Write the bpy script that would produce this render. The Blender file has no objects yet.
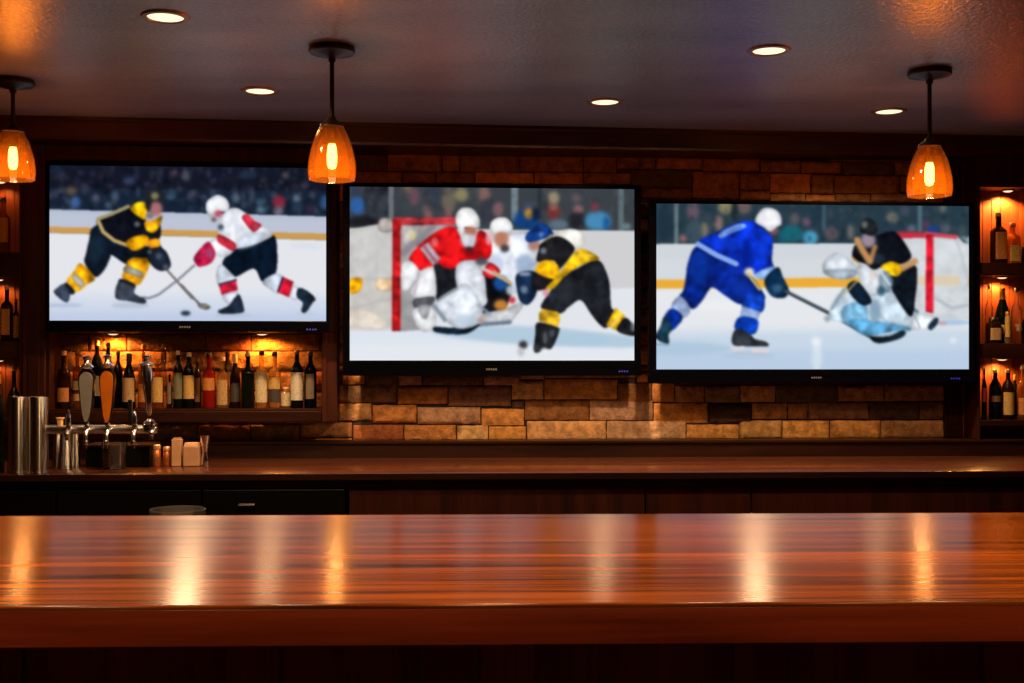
import bpy, bmesh, math, random
import numpy as np
from mathutils import Vector, Matrix, noise
random.seed(7)
SC = bpy.context.scene
COL = SC.collection
EYE, HZ, FPX = 1.40, 360.0, 1200.0
PI = math.pi

# ------------------------------------------------------------------ frames
class Frame:
    """A vertical plane through depth D0 on the camera axis, turned about Z."""
    def __init__(self, D0, tan):
        self.D0 = D0; self.th = math.atan(tan); self.c = math.cos(self.th); self.s = math.sin(self.th)
    def uz(self, px, py, off=0.0):
        a = (px - 512) / FPX
        d = (self.D0 * self.c - off) / (self.c - a * self.s)
        return (a * d) * self.c + (d - self.D0) * self.s, EYE + (HZ - py) / FPX * d, d
    def world(self, u, off, z):
        return Vector((u * self.c + off * self.s, self.D0 + u * self.s - off * self.c, z))
    def at(self, px, py, off=0.0):
        u, z, d = self.uz(px, py, off)
        return self.world(u, off, z)
WALL = Frame(6.95, 0.066)
COUNTER = Frame(5.845, 0.042)     # front edge of the back counter
BAR = Frame(1.32, 0.027)          # front edge of the near bar
BEAM = Frame(6.60, 0.106)
CEIL = 2.687
BEAM_Z = 1.4 + 1.171
CT = 0.85                          # back counter height
BT = 1.1327                        # near bar height

# ------------------------------------------------------------------ materials
def lin(c):
    c = c / 255.0
    return c / 12.92 if c <= 0.04045 else ((c + 0.055) / 1.055) ** 2.4
def srgb(r, g, b): return (lin(r), lin(g), lin(b))
def new_mat(name):
    m = bpy.data.materials.new(name); m.use_nodes = True
    return m, m.node_tree.nodes, m.node_tree.links, m.node_tree.nodes['Principled BSDF']
def brushed(N, L, B, amount, axis):
    t = N.new('ShaderNodeCombineXYZ'); t.inputs['XYZ'.index(axis)].default_value = 1.0
    L.new(t.outputs[0], B.inputs['Tangent']); B.inputs['Anisotropic'].default_value = amount
def pbr(name, col, rough=0.5, metal=0.0, spec=0.5, noise_amt=0.25, noise_scale=30.0, bump=0.0, bump_scale=200.0, stretch=(1, 1, 1), coat=0.0, aniso=0.0):
    m, N, L, B = new_mat(name)
    if aniso: brushed(N, L, B, aniso, 'Z')
    tc = N.new('ShaderNodeTexCoord'); mp = N.new('ShaderNodeMapping'); mp.inputs['Scale'].default_value = stretch
    L.new(tc.outputs['Object'], mp.inputs['Vector'])
    nz = N.new('ShaderNodeTexNoise'); nz.inputs['Scale'].default_value = noise_scale; nz.inputs['Detail'].default_value = 5
    L.new(mp.outputs['Vector'], nz.inputs['Vector'])
    rp = N.new('ShaderNodeValToRGB'); e = rp.color_ramp.elements
    e[0].position = 0.3; e[1].position = 0.7
    k = noise_amt
    e[0].color = (col[0] * (1 - k), col[1] * (1 - k), col[2] * (1 - k), 1)
    e[1].color = (min(1, col[0] * (1 + k)), min(1, col[1] * (1 + k)), min(1, col[2] * (1 + k)), 1)
    L.new(nz.outputs['Fac'], rp.inputs['Fac']); L.new(rp.outputs['Color'], B.inputs['Base Color'])
    B.inputs['Roughness'].default_value = rough; B.inputs['Metallic'].default_value = metal
    B.inputs['Specular IOR Level'].default_value = spec
    B.inputs['Coat Weight'].default_value = coat; B.inputs['Coat Roughness'].default_value = 0.12
    if bump:
        n2 = N.new('ShaderNodeTexNoise'); n2.inputs['Scale'].default_value = bump_scale; n2.inputs['Detail'].default_value = 4
        L.new(mp.outputs['Vector'], n2.inputs['Vector'])
        b = N.new('ShaderNodeBump'); b.inputs['Strength'].default_value = bump; b.inputs['Distance'].default_value = 0.004
        L.new(n2.outputs['Fac'], b.inputs['Height']); L.new(b.outputs['Normal'], B.inputs['Normal'])
    return m
def wood(name, dark, light, rough=0.35, grain='x', coat=0.0, spec=0.5, bump=0.08, fine=1.0, aniso=0.0):
    """long-grained wood; grain runs along the given local axis"""
    m, N, L, B = new_mat(name)
    if aniso: brushed(N, L, B, aniso, 'Y')     # grain along x spreads highlights along y
    tc = N.new('ShaderNodeTexCoord')
    def mapped(sc):
        mp = N.new('ShaderNodeMapping')
        mp.inputs['Scale'].default_value = {'x': (sc[0], sc[1], sc[1]), 'z': (sc[1], sc[1], sc[0]), 'y': (sc[1], sc[0], sc[1])}[grain]
        L.new(tc.outputs['Object'], mp.inputs['Vector']); return mp.outputs['Vector']
    n1 = N.new('ShaderNodeTexNoise'); n1.inputs['Scale'].default_value = 1; n1.inputs['Detail'].default_value = 6; n1.inputs['Distortion'].default_value = 0.4
    L.new(mapped((1.3, 16 * fine)), n1.inputs['Vector'])
    n2 = N.new('ShaderNodeTexNoise'); n2.inputs['Scale'].default_value = 1; n2.inputs['Detail'].default_value = 8
    L.new(mapped((5, 140 * fine)), n2.inputs['Vector'])
    mx = N.new('ShaderNodeMix'); mx.data_type = 'FLOAT'; mx.inputs[0].default_value = 0.35
    L.new(n1.outputs['Fac'], mx.inputs[2]); L.new(n2.outputs['Fac'], mx.inputs[3])
    rp = N.new('ShaderNodeValToRGB'); e = rp.color_ramp.elements
    e[0].position = 0.34; e[1].position = 0.66; e[0].color = (*dark, 1); e[1].color = (*light, 1)
    L.new(mx.outputs[0], rp.inputs['Fac'])
    L.new(rp.outputs['Color'], B.inputs['Base Color'])
    rr = N.new('ShaderNodeMapRange'); rr.inputs['To Min'].default_value = rough * 0.85; rr.inputs['To Max'].default_value = rough * 1.2
    L.new(n1.outputs['Fac'], rr.inputs['Value']); L.new(rr.outputs['Result'], B.inputs['Roughness'])
    b = N.new('ShaderNodeBump'); b.inputs['Strength'].default_value = bump; b.inputs['Distance'].default_value = 0.003
    L.new(mx.outputs[0], b.inputs['Height']); L.new(b.outputs['Normal'], B.inputs['Normal'])
    B.inputs['Coat Weight'].default_value = coat; B.inputs['Coat Roughness'].default_value = 0.1
    B.inputs['Specular IOR Level'].default_value = spec
    return m
def emit(name, col, strength):
    m, N, L, B = new_mat(name)
    B.inputs['Base Color'].default_value = (0.02, 0.02, 0.02, 1)
    B.inputs['Emission Color'].default_value = (*col, 1); B.inputs['Emission Strength'].default_value = strength
    return m
def glass(name, tint, body=0.0, body_col=None, rough=0.04, trans=0.0, gloss=0.75, blend=0.25):
    """thin tinted glass: straight-through tint, some scattering body and a Fresnel gloss"""
    m = bpy.data.materials.new(name); m.use_nodes = True; N = m.node_tree.nodes; L = m.node_tree.links
    N.clear(); out = N.new('ShaderNodeOutputMaterial')
    tr = N.new('ShaderNodeBsdfTransparent'); tr.inputs['Color'].default_value = (*tint, 1)
    gl = N.new('ShaderNodeBsdfGlossy'); gl.inputs['Roughness'].default_value = rough
    fr = N.new('ShaderNodeLayerWeight'); fr.inputs['Blend'].default_value = blend
    cur = tr.outputs[0]
    if body > 0:
        df = N.new('ShaderNodeBsdfDiffuse'); df.inputs['Color'].default_value = (*(body_col or tint), 1)
        tl = N.new('ShaderNodeBsdfTranslucent'); tl.inputs['Color'].default_value = (*(body_col or tint), 1)
        m0 = N.new('ShaderNodeMixShader'); m0.inputs[0].default_value = trans
        L.new(df.outputs[0], m0.inputs[1]); L.new(tl.outputs[0], m0.inputs[2])
        nz = N.new('ShaderNodeTexNoise'); nz.inputs['Scale'].default_value = 25
        mr = N.new('ShaderNodeMapRange'); mr.inputs['To Min'].default_value = body * 0.8; mr.inputs['To Max'].default_value = min(1, body * 1.2)
        tc = N.new('ShaderNodeTexCoord'); L.new(tc.outputs['Object'], nz.inputs['Vector']); L.new(nz.outputs['Fac'], mr.inputs['Value'])
        m1 = N.new('ShaderNodeMixShader'); L.new(mr.outputs['Result'], m1.inputs[0])
        L.new(cur, m1.inputs[1]); L.new(m0.outputs[0], m1.inputs[2]); cur = m1.outputs[0]
    m2 = N.new('ShaderNodeMixShader')
    mm = N.new('ShaderNodeMath'); mm.operation = 'MULTIPLY'; mm.inputs[1].default_value = gloss
    L.new(fr.outputs['Fresnel'], mm.inputs[0]); L.new(mm.outputs[0], m2.inputs[0])
    L.new(cur, m2.inputs[1]); L.new(gl.outputs[0], m2.inputs[2]); L.new(m2.outputs[0], out.inputs['Surface'])
    return m

# ------------------------------------------------------------------ mesh building
class MB:
    def __init__(self): self.bm = bmesh.new()
    def box(self, x0, x1, y0, y1, z0, z1, bev=0.0, seg=2, M=None):
        bm = self.bm
        vs = [bm.verts.new(p) for p in [(x0, y0, z0), (x1, y0, z0), (x1, y1, z0), (x0, y1, z0), (x0, y0, z1), (x1, y0, z1), (x1, y1, z1), (x0, y1, z1)]]
        fs = [bm.faces.new([vs[i] for i in q]) for q in [(3, 2, 1, 0), (4, 5, 6, 7), (0, 1, 5, 4), (1, 2, 6, 5), (2, 3, 7, 6), (3, 0, 4, 7)]]
        allv = vs
        if bev > 0:
            es = list({e for f in fs for e in f.edges})
            r = bmesh.ops.bevel(bm, geom=es, offset=bev, segments=seg, profile=0.5, affect='EDGES')
            allv = list({v for f in r['faces'] for v in f.verts} | {v for v in vs if v.is_valid})
        if M is not None:
            bmesh.ops.transform(bm, matrix=M, verts=[v for v in allv if v.is_valid])
        return self
    def lathe(self, prof, seg=28, power=2.0, M=None, cap0=True, cap1=True, sx=1.0, sy=1.0):
        """prof: list of (r, z).  power>2 gives a squarer section"""
        bm = self.bm; rings = []
        for r, z in prof:
            if r < 1e-6:
                rings.append([bm.verts.new((0, 0, z))]); continue
            ring = []
            for i in range(seg):
                a = 2 * PI * i / seg; c, s = math.cos(a), math.sin(a)
                k = 1.0 if power == 2.0 else (abs(c) ** power + abs(s) ** power) ** (-1.0 / power)
                ring.append(bm.verts.new((r * k * c * sx, r * k * s * sy, z)))
            rings.append(ring)
        for A, Bq in zip(rings, rings[1:]):
            if len(A) == 1 and len(Bq) == 1: continue
            for i in range(seg):
                j = (i + 1) % seg
                if len(A) == 1: bm.faces.new((A[0], Bq[j], Bq[i]))
                elif len(Bq) == 1: bm.faces.new((A[i], A[j], Bq[0]))
                else: bm.faces.new((A[i], A[j], Bq[j], Bq[i]))
        if cap0 and len(rings[0]) > 1: bm.faces.new(list(reversed(rings[0])))
        if cap1 and len(rings[-1]) > 1: bm.faces.new(rings[-1])
        if M is not None:
            bmesh.ops.transform(bm, matrix=M, verts=[v for r in rings for v in r])
        return self
    def cyl(self, p, q, r, r2=None, seg=20):
        p, q = Vector(p), Vector(q); d = q - p; L = d.length
        M = Matrix.Translation(p) @ d.to_track_quat('Z', 'Y').to_matrix().to_4x4()
        return self.lathe([(r, 0), (r if r2 is None else r2, L)], seg=seg, M=M)
    def tube(self, pts, r, seg=10):
        pts = [Vector(p) for p in pts]; bm = self.bm; rings = []
        rr = r if isinstance(r, (list, tuple)) else [r] * len(pts)
        for i, p in enumerate(pts):
            t = (pts[min(i + 1, len(pts) - 1)] - pts[max(i - 1, 0)]).normalized()
            M = Matrix.Translation(p) @ t.to_track_quat('Z', 'Y').to_matrix().to_4x4()
            rings.append([bm.verts.new(M @ Vector((rr[i] * math.cos(2 * PI * k / seg), rr[i] * math.sin(2 * PI * k / seg), 0))) for k in range(seg)])
        for A, Bq in zip(rings, rings[1:]):
            for i in range(seg):
                j = (i + 1) % seg; bm.faces.new((A[i], A[j], Bq[j], Bq[i]))
        bm.faces.new(list(reversed(rings[0]))); bm.faces.new(rings[-1])
        return self
    def prism_x(self, prof, x0, x1):
        """closed (y,z) outline swept along x"""
        bm = self.bm
        A = [bm.verts.new((x0, y, z)) for y, z in prof]; Bq = [bm.verts.new((x1, y, z)) for y, z in prof]
        n = len(prof)
        for i in range(n):
            j = (i + 1) % n; bm.faces.new((A[i], A[j], Bq[j], Bq[i]))
        bm.faces.new(list(reversed(A))); bm.faces.new(Bq)
        return self
    def arc_label(self, r, z0, z1, half, power=2.0, nz=2, th=0.0006, sy=1.0):
        """paper label wrapped round the camera side (-y) of a bottle"""
        bm = self.bm; n = 14; g = []
        for k, rr in ((0, r), (1, r + th)):
            for j in (0, 1):
                row = []
                for i in range(n + 1):
                    a = -PI / 2 - half + 2 * half * i / n; c, s = math.cos(a), math.sin(a)
                    kk = 1.0 if power == 2.0 else (abs(c) ** power + abs(s) ** power) ** (-1.0 / power)
                    row.append(bm.verts.new((rr * kk * c, rr * kk * s * sy, (z0, z1)[j])))
                g.append(row)
        a0, a1, b0, b1 = g
        for i in range(n):
            bm.faces.new((b0[i], b0[i + 1], b1[i + 1], b1[i])); bm.faces.new((a0[i + 1], a0[i], a1[i], a1[i + 1]))
            bm.faces.new((a1[i], b1[i], b1[i + 1], a1[i + 1])); bm.faces.new((b0[i], a0[i], a0[i + 1], b0[i + 1]))
        bm.faces.new((a0[0], b0[0], b1[0], a1[0])); bm.faces.new((b0[n], a0[n], a1[n], b1[n]))
        return self
    def build(self, name, mat, parent=None, smooth=None, loc=None, rz=0.0):
        bm = self.bm
        bmesh.ops.recalc_face_normals(bm, faces=bm.faces[:])
        me = bpy.data.meshes.new(name); bm.to_mesh(me); bm.free()
        if smooth is not None:
            for p in me.polygons: p.use_smooth = True
            me.set_sharp_from_angle(angle=math.radians(smooth))
        me.materials.append(mat)
        o = bpy.data.objects.new(name, me); COL.objects.link(o)
        if parent is not None: o.parent = parent
        if loc is not None: o.location = loc
        if rz: o.rotation_euler = (0, 0, rz)
        return o
def tag(o, label, cat, group=None, kind=None):
    if label: o['label'] = label
    if cat: o['category'] = cat
    if group: o['group'] = group
    if kind: o['kind'] = kind
    return o
def thing(name, label, cat, loc, rz=0.0, group=None):
    o = bpy.data.objects.new(name, None); COL.objects.link(o); o.empty_display_size = 0.05
    o.location = loc; o.rotation_euler = (0, 0, rz)
    return tag(o, label, cat, group)
def struct(name, mb, mat, label, loc=(0, 0, 0), rz=0.0, smooth=None):
    o = mb.build(name, mat, None, smooth, loc, rz); o['kind'] = 'structure'; o['label'] = label; o['category'] = 'room part'
    return o
def lamp(name, kind, loc, energy, col, parent=None, radius=0.03, angle=None, blend=0.5, rot=None):
    d = bpy.data.lights.new(name, kind); d.energy = energy; d.color = col; d.shadow_soft_size = radius
    if angle: d.spot_size = math.radians(angle); d.spot_blend = blend
    o = bpy.data.objects.new(name, d); COL.objects.link(o); o.location = loc
    if rot: o.rotation_euler = rot
    if parent is not None: o.parent = parent
    return o
NICHE_W, SHELF_W, DOWN_W, BAR_FILL_W, STOOL_FILL_W, PEND_W = 11.0, 26.0, 290.0, 52.0, 130.0, 9.0
WORLD_C, WORLD_S = (1.0, 0.6, 0.36), 0.012
# ------------------------------------------------------------------ what is on the three screens
def smooth_loop(pts, k=5):
    n = len(pts); out = []
    for i in range(n):
        p0, p1, p2, p3 = (np.array(pts[(i + j) % n], float) for j in (-1, 0, 1, 2))
        for s in range(k):
            t = s / k
            out.append(0.5 * (2 * p1 + (p2 - p0) * t + (2 * p0 - 5 * p1 + 4 * p2 - p3) * t * t + (3 * p1 - p0 - 3 * p2 + p3) * t ** 3))
    return np.array(out)
def gauss(a, s):
    if s < 0.3: return a
    r = int(math.ceil(3 * s)); k = np.exp(-0.5 * (np.arange(-r, r + 1) / s) ** 2); k /= k.sum()
    for ax in (0, 1):
        p = [(0, 0)] * a.ndim; p[ax] = (r, r); b = np.pad(a, p, mode='edge'); acc = np.zeros_like(a)
        for i, w in enumerate(k):
            sl = [slice(None)] * a.ndim; sl[ax] = slice(i, i + a.shape[ax]); acc += w * b[tuple(sl)]
        a = acc
    return a
class Canvas:
    S = 2
    def __init__(self, x0, y0, x1, y1):
        self.x0, self.y0, self.x1, self.y1 = x0, y0, x1, y1
        self.w = int((x1 - x0) * self.S); self.h = int((y1 - y0) * self.S)
        self.a = np.zeros((self.h, self.w, 3)); self.T = (0, 0, 1)
        self.Y, self.X = np.mgrid[0:self.h, 0:self.w]
        rs = np.random.RandomState(int(x0)); f = gauss(rs.standard_normal((self.h, self.w)), 7.0); g = gauss(rs.standard_normal((self.h, self.w)), 3.5)
        self.folds = f / f.std() * 0.55 + g / g.std() * 0.4
        self.X = x0 + (self.X + 0.5) / self.S; self.Y = y0 + (self.Y + 0.5) / self.S
    def crop(self, ox, oy, sc): self.T = (ox, oy, sc); return self
    def m(self, p): return (self.T[0] + p[0] / self.T[2], self.T[1] + p[1] / self.T[2])
    def blend(self, mask, col, alpha, blur, form=0.0):
        tone = 1.0
        if form:      # folds and roundness of cloth, as in a real broadcast picture
            ys, xs = np.nonzero(mask > 0.5)
            if len(xs) == 0: return
            y0, y1, x0, x1 = max(0, ys.min() - 24), ys.max() + 24, max(0, xs.min() - 24), xs.max() + 24
            sub_ = mask[y0:y1, x0:x1]; sz = max(3.0, min(9.0, math.sqrt(sub_.sum()) * 0.16))
            inner = np.clip(gauss(sub_, sz) * 1.5 - 0.45, 0, 1)
            tone = np.ones_like(mask)
            tone[y0:y1, x0:x1] = 1 - form + form * 1.35 * inner
            tone = (tone * (1 + (1.3 - 1.05 * min(col) / 255.0) * form * self.folds))[..., None]
        if blur: mask = gauss(mask, blur * self.S)
        mask = (mask * alpha)[..., None]
        self.a = self.a * (1 - mask) + np.clip(np.array(col) / 255.0 * tone, 0, 1) * mask
    def mask(self, P):
        out = np.zeros((self.h, self.w), bool)
        x, y = self.X, self.Y
        bx0, bx1, by0, by1 = P[:, 0].min(), P[:, 0].max(), P[:, 1].min(), P[:, 1].max()
        c0 = max(0, int((bx0 - self.x0) * self.S) - 1); c1 = min(self.w, int((bx1 - self.x0) * self.S) + 2)
        r0 = max(0, int((by0 - self.y0) * self.S) - 1); r1 = min(self.h, int((by1 - self.y0) * self.S) + 2)
        if c1 <= c0 or r1 <= r0: return out.astype(float)
        xs, ys = x[r0:r1, c0:c1], y[r0:r1, c0:c1]; ins = np.zeros(xs.shape, bool)
        n = len(P)
        for i in range(n):
            xa, ya = P[i]; xb, yb = P[(i + 1) % n]
            if ya == yb: continue
            ins ^= ((ya > ys) != (yb > ys)) & (xs < (xb - xa) * (ys - ya) / (yb - ya) + xa)
        out[r0:r1, c0:c1] = ins
        return out.astype(float)
    def poly(self, pts, col, alpha=1.0, blur=0.5, smooth=True, form=0.22):
        P = [self.m(p) for p in pts]
        P = smooth_loop(P) if smooth and len(P) > 3 else np.array(P, float)
        self.blend(self.mask(P), col, alpha, blur, form)
    def ell(self, c, rx, ry, col, alpha=1.0, blur=0.5):
        cx, cy = self.m(c); s = self.T[2]
        self.blend(((((self.X - cx) / (rx / s)) ** 2 + ((self.Y - cy) / (ry / s)) ** 2) < 1).astype(float), col, alpha, max(blur, 0.65 + 0.02 * min(rx, ry)))
    def line(self, pts, w, col, alpha=1.0, blur=0.3):
        s = self.T[2]; P = [np.array(self.m(p)) for p in pts]; m = np.zeros((self.h, self.w))
        for a, b in zip(P, P[1:]):
            d = b - a; t = np.clip(((self.X - a[0]) * d[0] + (self.Y - a[1]) * d[1]) / (d @ d), 0, 1)
            m = np.maximum(m, (np.hypot(self.X - a[0] - t * d[0], self.Y - a[1] - t * d[1]) < w / s / 2).astype(float))
        self.blend(m, col, alpha, blur)
    def band(self, yl0, yl1, yr0, yr1, col, alpha=1.0, blur=0.4, xl=None, xr=None):
        xl = self.x0 if xl is None else xl; xr = self.x1 if xr is None else xr
        T, self.T = self.T, (0, 0, 1)
        self.poly([(xl - 2, yl0), (xr + 2, yr0), (xr + 2, yr1), (xl - 2, yl1)], col, alpha, blur, smooth=False, form=0); self.T = T
    def crowd(self, n, y0, y1, cols, seed, alpha=0.5, r=(2, 5)):
        R = random.Random(seed); T, self.T = self.T, (0, 0, 1)
        for _ in range(n):
            self.ell((R.uniform(self.x0, self.x1), R.uniform(y0, y1)), R.uniform(*r) * 0.8, R.uniform(*r), R.choice(cols), alpha * R.uniform(0.4, 1), 1.1)
        self.T = T
    def sample(self, fx, fy):
        x = np.clip(fx * self.w - 0.5, 0, self.w - 1.001); y = np.clip(fy * self.h - 0.5, 0, self.h - 1.001)
        i, j = x.astype(int), y.astype(int); u, v = (x - i)[..., None], (y - j)[..., None]
        a = self.a
        return a[j, i] * (1 - u) * (1 - v) + a[j, i + 1] * u * (1 - v) + a[j + 1, i] * (1 - u) * v + a[j + 1, i + 1] * u * v

def picture_faceoff():
    c = Canvas(49, 164.5, 326, 321); A = lambda: c.crop(40, 155, 6.827); B = lambda: c.crop(40, 235, 6.827)
    C = lambda: c.crop(180, 155, 6.4); D = lambda: c.crop(180, 235, 6.4)
    c.band(150, 190, 150, 190, (20, 23, 38)); c.band(188, 210, 188, 214, (22, 34, 52))
    c.crowd(170, 165, 190, [(40, 40, 62), (52, 52, 74), (14, 16, 26), (60, 62, 84), (48, 38, 48), (10, 12, 22)], 3, 0.55)
    c.crowd(110, 189, 211, [(36, 58, 82), (14, 22, 36), (66, 80, 104), (30, 44, 62), (84, 84, 96), (12, 18, 30)], 4, 0.6)
    A()
    for p, rx, ry, k in [((240, 320), 32, 42, (72, 112, 178)), ((210, 240), 38, 30, (112, 92, 66)), ((375, 290), 26, 30, (104, 100, 122)), ((370, 330), 24, 20, (40, 52, 72)),
                         ((505, 275), 24, 38, (86, 98, 120)), ((600, 170), 40, 28, (62, 74, 112)), ((460, 335), 22, 20, (98, 108, 130)), ((310, 222), 22, 22, (66, 66, 84)),
                         ((120, 100), 50, 24, (24, 42, 66)), ((910, 110), 22, 22, (104, 74, 88)), ((985, 130), 30, 40, (88, 92, 98)), ((890, 260), 30, 40, (56, 84, 108)), ((90, 260), 26, 26, (50, 52, 76))]:
        c.ell(p, rx, ry, k, 0.75, 1.8)
    C()
    for p, rx, ry, k in [((625, 285), 40, 42, (176, 40, 62)), ((622, 345), 30, 26, (168, 160, 168)), ((740, 262), 28, 26, (116, 134, 156)), ((745, 320), 34, 34, (44, 62, 88)), ((830, 330), 30, 30, (60, 40, 60)),
                         ((505, 290), 26, 26, (72, 106, 128)), ((350, 262), 26, 34, (100, 118, 132)), ((455, 250), 18, 34, (70, 84, 112)), ((920, 285), 26, 46, (52, 98, 150)), ((668, 112), 22, 18, (112, 100, 92)),
                         ((510, 340), 34, 22, (94, 128, 148)), ((430, 110), 60, 24, (34, 54, 72)), ((790, 180), 24, 24, (74, 64, 82)), ((70, 250), 30, 30, (64, 68, 90))]:
        c.ell(p, rx, ry, k, 0.75, 1.8)
    c.crowd(150, 166, 212, [(18, 24, 38), (40, 46, 64), (60, 66, 86), (12, 14, 22), (74, 78, 92)], 31, 0.5, (1.2, 2.6))
    c.band(209, 228, 214, 233, (184, 192, 212)); c.band(214, 226, 219, 231, (192, 198, 214), 0.6, 1.5)
    c.band(226.5, 232.5, 231.5, 238, (206, 154, 78), 1, 0.5)
    c.band(232.5, 330, 238, 330, (228, 230, 236), 1, 0.5)
    c.band(296, 330, 296, 330, (204, 214, 234), 0.8, 5); c.band(312, 330, 312, 330, (186, 200, 228), 0.8, 4)
    B(); c.ell((160, 480), 130, 14, (176, 192, 216), 0.9, 1); c.ell((610, 480), 130, 20, (184, 194, 212), 0.9, 1)
    D(); c.ell((330, 510), 120, 14, (184, 194, 216), 0.8, 1); c.ell((800, 60), 110, 14, (214, 216, 232), 0.8, 2); c.ell((800, 500), 60, 14, (190, 202, 222), 0.8, 1)
    # sticks and puck
    B(); c.line([(1042, 203), (930, 305), (800, 405), (740, 428), (690, 425)], 17, (138, 140, 154))
    c.line([(850, 225), (1030, 430)], 17, (128, 120, 116)); D(); c.line([(0, 318), (120, 445)], 17, (112, 108, 106)); c.poly([(105, 440), (150, 436), (188, 458), (160, 476), (118, 464)], (128, 124, 112))
    B(); c.ell((985, 532), 34, 17, (34, 50, 66))
    # skater in black and gold
    c.poly([(350, -50), (330, 30), (310, 120), (300, 190), (370, 285), (430, 240), (470, 160), (485, 135), (560, 185), (600, 195), (640, 140), (720, 130), (700, 40), (600, -30), (450, -90)], (14, 24, 38))
    c.ell((370, 100), 40, 90, (28, 46, 62), 0.6, 1.5)
    c.poly([(275, 192), (370, 290), (320, 335), (245, 386), (178, 322), (232, 240)], (244, 166, 12))
    c.poly([(240, 262), (212, 290), (268, 358), (302, 330)], (158, 150, 132)); c.poly([(178, 325), (236, 385), (205, 405), (158, 352)], (20, 25, 35))
    c.poly([(160, 335), (200, 400), (185, 458), (140, 440), (92, 390), (115, 360)], (56, 66, 84))
    c.poly([(600, 165), (700, 135), (742, 185), (690, 310), (640, 340), (556, 292), (575, 220)], (236, 160, 14))
    c.poly([(588, 208), (694, 252), (678, 288), (566, 244)], (152, 146, 130)); c.poly([(545, 295), (640, 335), (625, 370), (530, 340)], (24, 28, 38))
    c.poly([(530, 320), (630, 350), (640, 400), (712, 438), (700, 468), (600, 450), (508, 428)], (60, 68, 84))
    A()
    c.poly([(390, 430), (480, 400), (600, 350), (700, 390), (710, 520), (660, 570), (600, 610), (500, 590), (430, 530), (385, 470)], (11, 13, 21))
    c.poly([(690, 500), (800, 450), (810, 560), (720, 590)], (14, 18, 26)); c.poly([(560, 600), (700, 620), (800, 600), (820, 680), (600, 690)], (14, 22, 32))
    c.line([(392, 445), (425, 520), (500, 580), (590, 612)], 26, (188, 160, 104)); c.line([(392, 432), (480, 398), (595, 345)], 24, (158, 146, 106))
    c.poly([(608, 362), (650, 318), (712, 318), (722, 380), (708, 435), (660, 412)], (246, 188, 12))
    c.poly([(706, 450), (760, 440), (822, 405), (812, 470), (770, 522), (720, 510)], (238, 162, 16))
    c.poly([(578, 592), (640, 550), (718, 543), (735, 596), (650, 648), (602, 635)], (248, 168, 10)); c.poly([(730, 580), (800, 566), (806, 622), (742, 636)], (226, 142, 20))
    c.ell((655, 466), 20, 18, (104, 112, 122), 0.9)
    c.ell((775, 275), 62, 56, (32, 34, 40)); c.ell((775, 270), 26, 26, (138, 132, 90), 0.9, 0.7); c.ell((782, 360), 44, 50, (170, 108, 110)); c.ell((740, 405), 28, 26, (126, 114, 124)); c.ell((728, 330), 20, 40, (30, 28, 34))
    B(); c.poly([(715, 110), (790, 78), (850, 105), (884, 190), (862, 232), (800, 238), (740, 185)], (22, 28, 40))
    c.ell((740, 110), 16, 14, (96, 112, 124), 0.8); c.ell((800, 140), 20, 22, (90, 104, 118), 0.7); c.ell((850, 215), 20, 18, (110, 110, 116), 0.7)
    # skater in white and red
    D(); c.poly([(330, 85), (430, 60), (540, 15), (592, -10), (614, 60), (606, 240), (522, 294), (465, 208), (350, 262), (305, 230), (262, 170)], (8, 20, 36))
    c.poly([(250, 180), (320, 240), (352, 290), (248, 330), (222, 250)], (208, 217, 231)); c.poly([(240, 318), (350, 284), (362, 348), (258, 382)], (218, 30, 60), smooth=False); c.line([(242, 312), (348, 282)], 12, (60, 40, 66))
    c.poly([(262, 385), (352, 358), (372, 400), (310, 446)], (212, 218, 230)); c.poly([(338, 400), (372, 378), (402, 470), (380, 497), (260, 502), (235, 482), (300, 450)], (30, 40, 58))
    c.poly([(520, 292), (604, 240), (655, 268), (630, 372), (560, 335)], (204, 213, 230)); c.poly([(655, 262), (722, 292), (692, 394), (620, 362)], (212, 26, 52), smooth=False); c.line([(652, 265), (620, 355)], 14, (60, 34, 58))
    c.poly([(722, 318), (756, 340), (740, 412), (700, 390)], (214, 219, 232)); c.poly([(750, 335), (800, 345), (862, 400), (842, 432), (800, 492), (770, 482), (780, 430), (742, 390)], (25, 38, 50))
    C(); c.poly([(285, 345), (350, 326), (410, 358), (500, 430), (585, 492), (540, 532), (440, 572), (350, 592), (320, 610), (250, 520), (232, 460), (250, 410)], (232, 234, 241))
    c.poly([(350, 540), (440, 480), (560, 500), (450, 575), (360, 590)], (198, 208, 224), 0.8, 1.5); c.ell((355, 470), 16, 90, (205, 212, 226), 0.7, 1.5)
    c.ell((252, 452), 20, 20, (62, 82, 102)); c.poly([(388, 385), (420, 366), (470, 410), (514, 438), (470, 482), (440, 464), (408, 425)], (202, 46, 66)); c.ell((480, 445), 14, 14, (150, 70, 95))
    c.poly([(185, 545), (240, 525), (330, 600), (270, 648), (200, 610)], (222, 227, 237)); c.poly([(228, 512), (252, 502), (346, 558), (335, 606), (280, 582), (234, 548)], (208, 46, 66))
    c.poly([(156, 330), (165, 285), (200, 255), (240, 243), (290, 270), (308, 322), (280, 352), (232, 352), (205, 392), (172, 375)], (228, 230, 236)); c.ell((236, 366), 26, 22, (196, 84, 98)); c.ell((208, 404), 18, 16, (116, 96, 100)); c.ell((255, 300), 40, 26, (240, 241, 244), 0.7, 1)
    D(); c.poly([(80, 135), (150, 48), (182, 40), (218, 110), (190, 172), (120, 198), (95, 182)], (176, 26, 66)); c.ell((180, 110), 24, 30, (120, 80, 110), 0.7); c.ell((110, 160), 20, 20, (150, 10, 50))
    c.a = gauss(c.a, 0.8 * c.S); return c

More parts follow.
